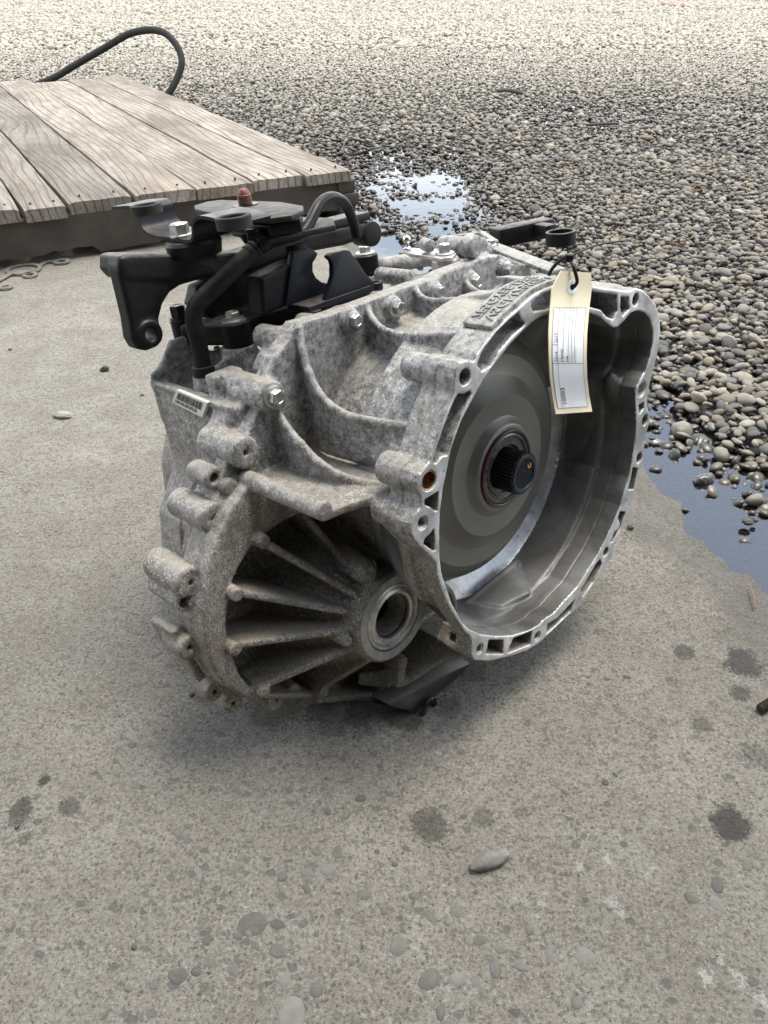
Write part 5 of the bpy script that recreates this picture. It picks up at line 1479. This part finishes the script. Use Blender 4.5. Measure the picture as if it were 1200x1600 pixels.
# centre line and half width of the hanging card (picture of its outline taken on its own plane beside the lip)
TL = [(862,450),(859,485),(857,520),(857,555),(859,590),(863,620),(868,647)]
TR = [(924,452),(920,485),(917,520),(916,555),(917,590),(920,617),(925,643)]
def tag_x(v): return .0075 + .010 * (math.sin(v * math.pi * 1.05) ** 2) + .004 * v
def tag_pt(u, v, off=0.0):
    k = min(max(v, 0), 1) * 6; i = min(int(k), 5); t = k - i
    if v < 0: i, t = 0, v * 6
    a = [TL[i][c] * (1 - t) + TL[i + 1][c] * t for c in (0, 1)]; b2 = [TR[i][c] * (1 - t) + TR[i + 1][c] * t for c in (0, 1)]
    px, py = a[0] * (1 - u) + b2[0] * u, a[1] * (1 - u) + b2[1] * u
    g = gx(px, py, tag_x(max(v, 0))) + [off, 0, 0]
    return Vector(GO + ROT @ g)
tagt = thing('paper_tag', 'manila paper tag with a white printed sticker hanging on the bell housing lip', 'tag', tag_pt(.5, -.1))
tinv = Matrix.Translation(-tagt.location)
def at_tag(bm, name, mat, parent, deg=40):
    bmesh.ops.transform(bm, matrix=tinv, verts=bm.verts[:])
    return bm_obj(name, bm, mat, parent, deg)
bm = bmesh.new()
rows = []
vv = [-.13, -.085, -.04, 0] + [k / 24 for k in range(1, 25)]
for v in vv:
    ins = .0 if v >= 0 else -v / .13 * .19
    us = [ins + (1 - 2 * ins) * k / 8 for k in range(9)]
    if v < 0: us[-1] = 1 - ins * .35
    rows.append(([bm.verts.new(tag_pt(u, v, .0004)) for u in us], [bm.verts.new(tag_pt(u, v, -.0004)) for u in us]))
for (a, a2), (b2, bb) in zip(rows, rows[1:]):
    for k in range(8):
        bm.faces.new((a[k], b2[k], b2[k + 1], a[k + 1])); bm.faces.new((a2[k], a2[k + 1], bb[k + 1], bb[k]))
    bm.faces.new((a[0], a2[0], bb[0], b2[0])); bm.faces.new((a[8], b2[8], bb[8], a2[8]))
bm.faces.new(rows[0][0] + rows[0][1][::-1]); bm.faces.new(rows[-1][0][::-1] + rows[-1][1])
at_tag(bm, 'card', M_MANILA, tagt)
# punched hole with its white reinforcement
bm = bmesh.new(); n = 28
def ringuv(ru, rv, off): return [bm.verts.new(tag_pt(.50 + ru * math.cos(2 * math.pi * k / n), -.012 + rv * math.sin(2 * math.pi * k / n), off)) for k in range(n)]
A, B, C2 = ringuv(.135, .052, .0008), ringuv(.06, .024, .0008), ringuv(.135, .052, .0003)
for k in range(n):
    bm.faces.new((A[k], A[(k + 1) % n], B[(k + 1) % n], B[k])); bm.faces.new((A[k], A[(k + 1) % n], C2[(k + 1) % n], C2[k]))
rr = at_tag(bm, 'reinforcement_ring', M_WHITE, tagt)
bm = bmesh.new(); D_ = ringuv(.06, .024, .0007); bm.faces.new(D_); at_tag(bm, 'punched_hole', M_DARK, tagt)
# sticker
bm = bmesh.new()
U0, U1, V0, V1 = .08, .90, .145, .945
g = [[bm.verts.new(tag_pt(U0 + (U1 - U0) * i / 6, V0 + (V1 - V0) * k / 24, .0007)) for i in range(7)] for k in range(25)]
for k in range(24):
    for i in range(6): bm.faces.new((g[k][i], g[k + 1][i], g[k + 1][i + 1], g[k][i + 1]))
stick = at_tag(bm, 'printed_sticker', M_WHITE, tagt)
def su(u): return U0 + (U1 - U0) * u
def sv(v): return V0 + (V1 - V0) * v
bm = bmesh.new()
def line(u0, v0, u1, v1, w=.006, aspect=.45):
    steps = 14 if abs(v1 - v0) > .1 else 3
    for k in range(steps):
        a, c2 = k / steps, (k + 1) / steps
        ua, ub = u0 + (u1 - u0) * a, u0 + (u1 - u0) * c2; va, vb = v0 + (v1 - v0) * a, v0 + (v1 - v0) * c2
        if abs(v1 - v0) > abs(u1 - u0): q = [(ua - w, va), (ua + w, va), (ub + w, vb), (ub - w, vb)]
        else: q = [(ua, va - w * aspect), (ua, va + w * aspect), (ub, vb + w * aspect), (ub, vb - w * aspect)]
        bm.faces.new([bm.verts.new(tag_pt(su(p), sv(r), .0010)) for p, r in q])
for u in (0.0, .995): line(u, 0, u, 1, .005)
for v in (0.0, .52, 1.0): line(0, v, 1, v, .005)
for u in (.17, .345, .51, .61, .71): line(u, 0, u, .52, .005)
line(0, .345, .17, .345, .006); line(.17, .52, .17, 1.0, .005)
at_tag(bm, 'ruled_lines', M_GREYINK, stick)
def stext(bm, s, u, v, hu, lv):
    """text reading upwards; baseline at u (right side), starts at v (bottom), height hu, length lv"""
    me = text_mesh(s, 1.0); co = np.array([p.co[:] for p in me.vertices]); w = co[:, 0].max(); hh = .72
    q = [bm.verts.new(tag_pt(su(u - hu * (y / hh)), sv(v - lv * (x / w)), .0011)) for x, y, z in co]
    for f in me.polygons:
        try: bm.faces.new([q[i] for i in f.vertices])
        except ValueError: pass
    bpy.data.meshes.remove(me)
for a_ in (('2019', .165, .505, .075, .095), ('2017 -', .165, .325, .075, .115), ('Haval', .335, .505, .085, .115), ('H6', .50, .505, .075, .055), ('10003', .31, .965, .13, .20)):
    bm = bmesh.new(); stext(bm, *a_); at_tag(bm, 'printed_text', M_INK, stick)
for s, u, v, l in (('Year', .07, .51, .05), ('Year Range', .07, .335, .12), ('Make', .235, .51, .05), ('Model', .395, .51, .06), ('Engine', .565, .51, .07), ('Product #', .665, .51, .10), ('Part Number', .765, .51, .13), ('Stock #', .12, .97, .07)):
    bm = bmesh.new(); stext(bm, s, u, v, .035, l); at_tag(bm, 'small_print', M_GREYINK, stick)

def W(g): return Vector(GO + ROT @ np.array(g))
def Wg(px, py, x): return W(gx(px, py, x))
hole = tag_pt(.50, -.012, .002)
tie = thing('cable_tie', 'thin black cable tie holding the paper tag, its tail sticking out right', 'cable tie', Wg(888, 404, .004))
ti = Matrix.Translation(-tie.location)
def tie_tube(name, pts, r, parent, sub=6, flat=None):
    bm = bmesh.new(); add_tube(bm, catmull(pts, sub), r, 8)
    bmesh.ops.transform(bm, matrix=ti, verts=bm.verts[:])
    return bm_obj(name, bm, M_TIE, parent)
tie_tube('strap_loop', [tag_pt(.50, -.012, .0022), tag_pt(.52, -.06, .004), Wg(897, 420, .012), Wg(893, 410, .008), Wg(887, 402, .004), Wg(876, 407, -.002), Wg(865, 417, -.008), Wg(857, 430, -.012)], .0016, tie)
tie_tube('strap_tail', [Wg(887, 402, .004), Wg(905, 394, .004), Wg(930, 384, .002), Wg(960, 378, 0), Wg(986, 376, -.002)], .0009, tie)
bm = bmesh.new(); h_ = Wg(889, 403, .005)
add_box(bm, h_, (.007, .006, .0065)); bmesh.ops.recalc_face_normals(bm, faces=bm.faces[:]); bevelled(bm, .001)
bmesh.ops.transform(bm, matrix=ti, verts=bm.verts[:]); bm_obj('tie_head', bm, M_TIE, tie)

# ---------------------------------------------------------------- small things lying about
def wobj(name, bm, mat, label, cat, deg=40, group=None):
    o = bm_obj(name, bm, mat, None, deg); return tag(o, label, cat, group)
def world_tube(name, pts, r, mat, label, cat, sub=8, n=12):
    bm = bmesh.new(); add_tube(bm, catmull(pts, sub), r, n)
    return wobj(name, bm, mat, label, cat)
# hose arching up behind the platform
def on_y(px, py, Y):
    d = ray(px, py); t = Y / d[1]; return Vector(CAM + d * t)
hp = [on_y(30, 160, 5.3), on_y(85, 121, 5.3), on_y(110, 106, 5.25), on_y(160, 77, 5.2), on_y(205, 52, 5.15), on_y(248, 48, 5.1), on_y(274, 68, 5.05), on_y(284, 98, 5.0), on_y(272, 132, 4.95), on_y(255, 158, 4.9)]
for p in hp: p.z = max(p.z, .018)
world_tube('rubber_hose', hp, .019, mat_simple('faded_black_hose', (.028, .028, .026), .6, 0, .3, 10), 'black rubber hose arching up from behind the wooden platform', 'hose')
# wire loop on the gravel
lp = []
for k in range(25):
    a = 2 * math.pi * k / 24
    g = ground(565 + 28 * math.cos(a), 228 + 9 * math.sin(a), .035); lp.append((g[0], g[1], .030 + .012 * math.sin(a * 2)))
world_tube('wire_loop', lp, .0038, M_DARK, 'thin dark wire loop lying on the gravel beside the platform corner', 'wire', 2, 6)
# flat metal gaskets on the slab by the platform
M_GASK = mat_simple('grey_gasket_metal', (.26, .245, .22), .5, .5, .25, 40)
def gasket(name, rings, strips, label, z=.004):
    bm = bmesh.new()
    for (cx, cy, ro, ri) in rings:
        g = ground(cx, cy, z)
        add_lathe(bm, [(0, ri), (0, ro), (.003, ro), (.003, ri)], Matrix.Translation((g[0], g[1], z)), n=32, closed=True)
    for (a, b2, c2, d, w) in strips:
        p, q = Vector(ground(a, b2, z)), Vector(ground(c2, d, z)); v = q - p
        add_box(bm, (v.length / 2, 0, .0013), (v.length, w, .0026), frame(p, v, (0, 0, 1)))
    return wobj(name, bm, M_GASK, label, 'gasket', 30, 'metal gaskets dropped beside the platform')
gasket('metal_gasket', [(37, 421, .046, .036), (47, 430, .019, .011), (-22, 449, .03, .015)], [(18, 428, -22, 449, .014)], 'flat grey gasket with a large ring and small ear below the platform edge')
gasket('metal_gasket', [(9, 449, .018, .009)], [(2, 450, -30, 455, .015)], 'small gasket tab with one hole at the left frame edge')
gasket('metal_gasket', [(96, 409, .022, .012)], [(60, 417, 73, 409, .010), (73, 409, 88, 409, .010)], 'wavy gasket strip half hidden in shade under the platform')
# loose stones and bits on the slab
def stone(name, px, py, S_, rz, col, label, cat='stone', z=0, rough=.06, seed=1, mat=None, tilt=(0, 0)):
    r_ = np.random.default_rng(seed); V, F = ico(4)
    d = sum((.10 / (i + 1)) * np.sin(V @ r_.normal(0, 1.6 * (i + 1), 3) + r_.uniform(0, 6)) for i in range(5))
    V = V * (1 + rough / .06 * d[:, None] * .8)
    me = bulk_mesh(name, V * np.array(S_), F); m = mat or mat_simple(name + '_mat', col, .75, 0, .3, 90, .6, 250)
    o = link(name, me, None, [m]); g = ground(px, py, z); o.location = (g[0], g[1], z + S_[2] * .75); o.rotation_euler = (*tilt, rz)
    return tag(o, label, cat)
M_CONEST = mat_simple('cigar_stone', (.15, .145, .13), .85, 0, .35, 70, .8, 260)
stone('long_stone', 764, 1350, (.0200, .0078, .0078), .42, None, 'finger shaped grey stone lying on the bare concrete in front', seed=5, mat=M_CONEST, rough=.045)
stone('pale_pebble', 98, 652, (.0165, .0085, .0062), -.05, (.27, .255, .23), 'pale flat pebble on the concrete left of the gearbox', seed=3)
stone('dark_chip', 164, 580, (.0088, .0055, .0060), .2, (.05, .05, .05), 'small dark stone chip on the concrete above the pale pebble', seed=9, rough=.10)
stone('wet_rock', 1099, 756, (.0175, .0120, .0105), .5, (.085, .085, .08), 'angular dark wet rock standing in the puddle', z=-.012, seed=12, rough=.09, mat=mat_simple('wet_rock', (.09, .09, .085), .25, 0, .5, 60, .8, 220))
stone('wet_pebble', 1023, 695, (.0125, .010, .006), .3, None, 'round pebble sitting in the puddle beside the gearbox rim', z=-.010, seed=15, mat=mat_simple('wet_pebble', (.13, .125, .12), .2, 0, .3, 60))
stone('wet_pebble', 1196, 788, (.014, .009, .006), .2, None, 'dark pebble at the right frame edge of the puddle', z=-.010, seed=16, mat=mat_simple('wet_pebble_b', (.08, .08, .078), .2, 0, .3, 60))
for i, (a, c2, s_) in enumerate(((222, 618, .003), (27, 1292, .002), (210, 1480, .0022), (1168, 818, .006), (1180, 815, .004), (985, 825, .004), (1150, 560, .004), (16, 547, .003), (300, 1085, .003))):
    stone('grit_chip', a, c2, (s_ * 1.3, s_, s_ * .7), i, (.07, .068, .062), ('dark grit chip on the concrete near the pale pebble', 'tiny chip beside the dark stains at left', 'tiny chip on open concrete at lower left', 'larger chip at the damp edge of the puddle', 'smaller chip at the damp edge of the puddle', 'chip on damp concrete below the bell housing rim', 'chip among the gravel at right', 'chip near the gaskets at the left edge', 'chip under the differential side of the gearbox')[i], 'stone chip', seed=20 + i, rough=.1)
# threaded stud end entering at the right edge
p0 = Vector(ground(1188, 1108, .006)); p1 = Vector(ground(1225, 1085, .006)); v = (p1 - p0)
bm = bmesh.new(); pr = []; n = 26
for k in range(n): pr += [(v.length * k / n, .0048), (v.length * (k + .5) / n, .0057)]
add_lathe(bm, [(-.0005, .001), (-.0005, .0045)] + pr + [(v.length, .001)], Matrix.Translation(p0) @ v.to_track_quat('Z', 'Y').to_matrix().to_4x4(), n=20)
wobj('rusty_screw', bm, mat_simple('brown_screw', (.06, .048, .040), .55, .5, .3, 300), 'brown threaded screw lying at the right frame edge', 'screw')
def twig(pts, r, col, label, name='twig'):
    world_tube(name, [Vector(ground(a, b2, z)) for a, b2, z in pts], r, mat_simple('twig_bark', col, .8, 0, .3, 60), label, 'twig', 5, 6)
twig([(1171, 914, .002), (1176, 930, .004), (1180, 950, .002)], .0012, (.16, .10, .07), 'thin brown twig on the concrete below the puddle')
twig([(777, 142, .03), (795, 141, .045), (817, 146, .03)], .011, (.06, .05, .04), 'dark stick lying on the gravel in the middle distance')
twig([(920, 195, .03), (945, 193, .035), (966, 193, .03)], .008, (.07, .06, .05), 'thin stick lying beside the wet patch of gravel')
# dry leaves
def leaf(px, py, L, rz, label, z=.03):
    bm = bmesh.new(); n = 8; g = ground(px, py, z); rows = []
    for k in range(n + 1):
        t = k / n; w = L * .22 * math.sin(math.pi * t) ** .8 + .0005
        rows.append([bm.verts.new((L * (t - .5), s * w, .004 + .006 * s * s + .004 * math.sin(3 * t))) for s in (-1, -.5, 0, .5, 1)])
    for a, b2 in zip(rows, rows[1:]):
        for j in range(4): bm.faces.new((a[j], b2[j], b2[j + 1], a[j + 1]))
    bmesh.ops.solidify(bm, geom=bm.faces[:], thickness=.0006)
    bmesh.ops.transform(bm, matrix=Matrix.Translation((g[0], g[1], z)) @ Matrix.Rotation(rz, 4, 'Z'), verts=bm.verts[:])
    wobj('dry_leaf', bm, mat_simple('dry_leaf', (.20, .12, .06), .7, 0, .4, 80), label, 'leaf')
leaf(1090, 303, .05, .6, 'curled brown leaf on the gravel right of the black link arm', .04)
leaf(1052, 388, .045, 2.6, 'brown leaf on the nearer gravel right of the gearbox', .03)
leaf(830, 222, .07, .2, 'dull brown leaf on the gravel above the gearbox', .04)
# far edge of the yard
M_GRASS = mat_simple('grass_blade', (.16, .26, .05), .6, 0, .35, 3)
n = 9000; gxp = rng.uniform(6.8, 12, n); gyp = rng.uniform(17.2, 25, n); ok = gyp > 17.4 + np.maximum(0, 7.6 - gxp) * 5 + rng.uniform(0, .3, n); gxp, gyp = gxp[ok], gyp[ok]; n = len(gxp)
hh = rng.uniform(.05, .16, n); an = rng.uniform(0, 6.28, n); w = .012
z0 = bed_h(gxp, gyp) - .01
V = np.stack([np.stack([gxp - w * np.cos(an), gyp - w * np.sin(an), z0], 1), np.stack([gxp + w * np.cos(an), gyp + w * np.sin(an), z0], 1), np.stack([gxp + rng.normal(0, .04, n), gyp + rng.normal(0, .04, n), z0 + hh], 1)], 1)
me = bulk_mesh('grass', V.reshape(-1, 3), np.arange(3 * n).reshape(-1, 3)); g_ = link('grass', me, None, [M_GRASS]); g_['kind'] = 'stuff'; g_['label'] = 'strip of bright green grass at the far edge of the yard'; g_['category'] = 'grass'
def plank(name, a, b2, w, h, col, label, cat):
    p, q = Vector(ground(*a)), Vector(ground(*b2)); v = q - p; bm = bmesh.new()
    add_box(bm, (v.length / 2, 0, h / 2 + .02), (v.length, w, h), frame(p, v, (0, 0, 1))); bmesh.ops.recalc_face_normals(bm, faces=bm.faces[:]); bevelled(bm, .006)
    wobj(name, bm, mat_simple(name + '_paint', col, .7, 0, .35, 5), label, cat)
plank('red_board', (1035, 10), (1084, 15), .12, .03, (.33, .12, .08), 'faded red brown board lying on the far gravel', 'board')
plank('dark_beam', (1020, 1.5), (1098, 2.5), .2, .07, (.05, .045, .035), 'dark beam lying in front of the far grass strip', 'beam')
plank('red_beam', (886, -1), (1012, 0), .15, .06, (.22, .07, .05), 'long dull red beam along the far edge of the yard', 'beam')
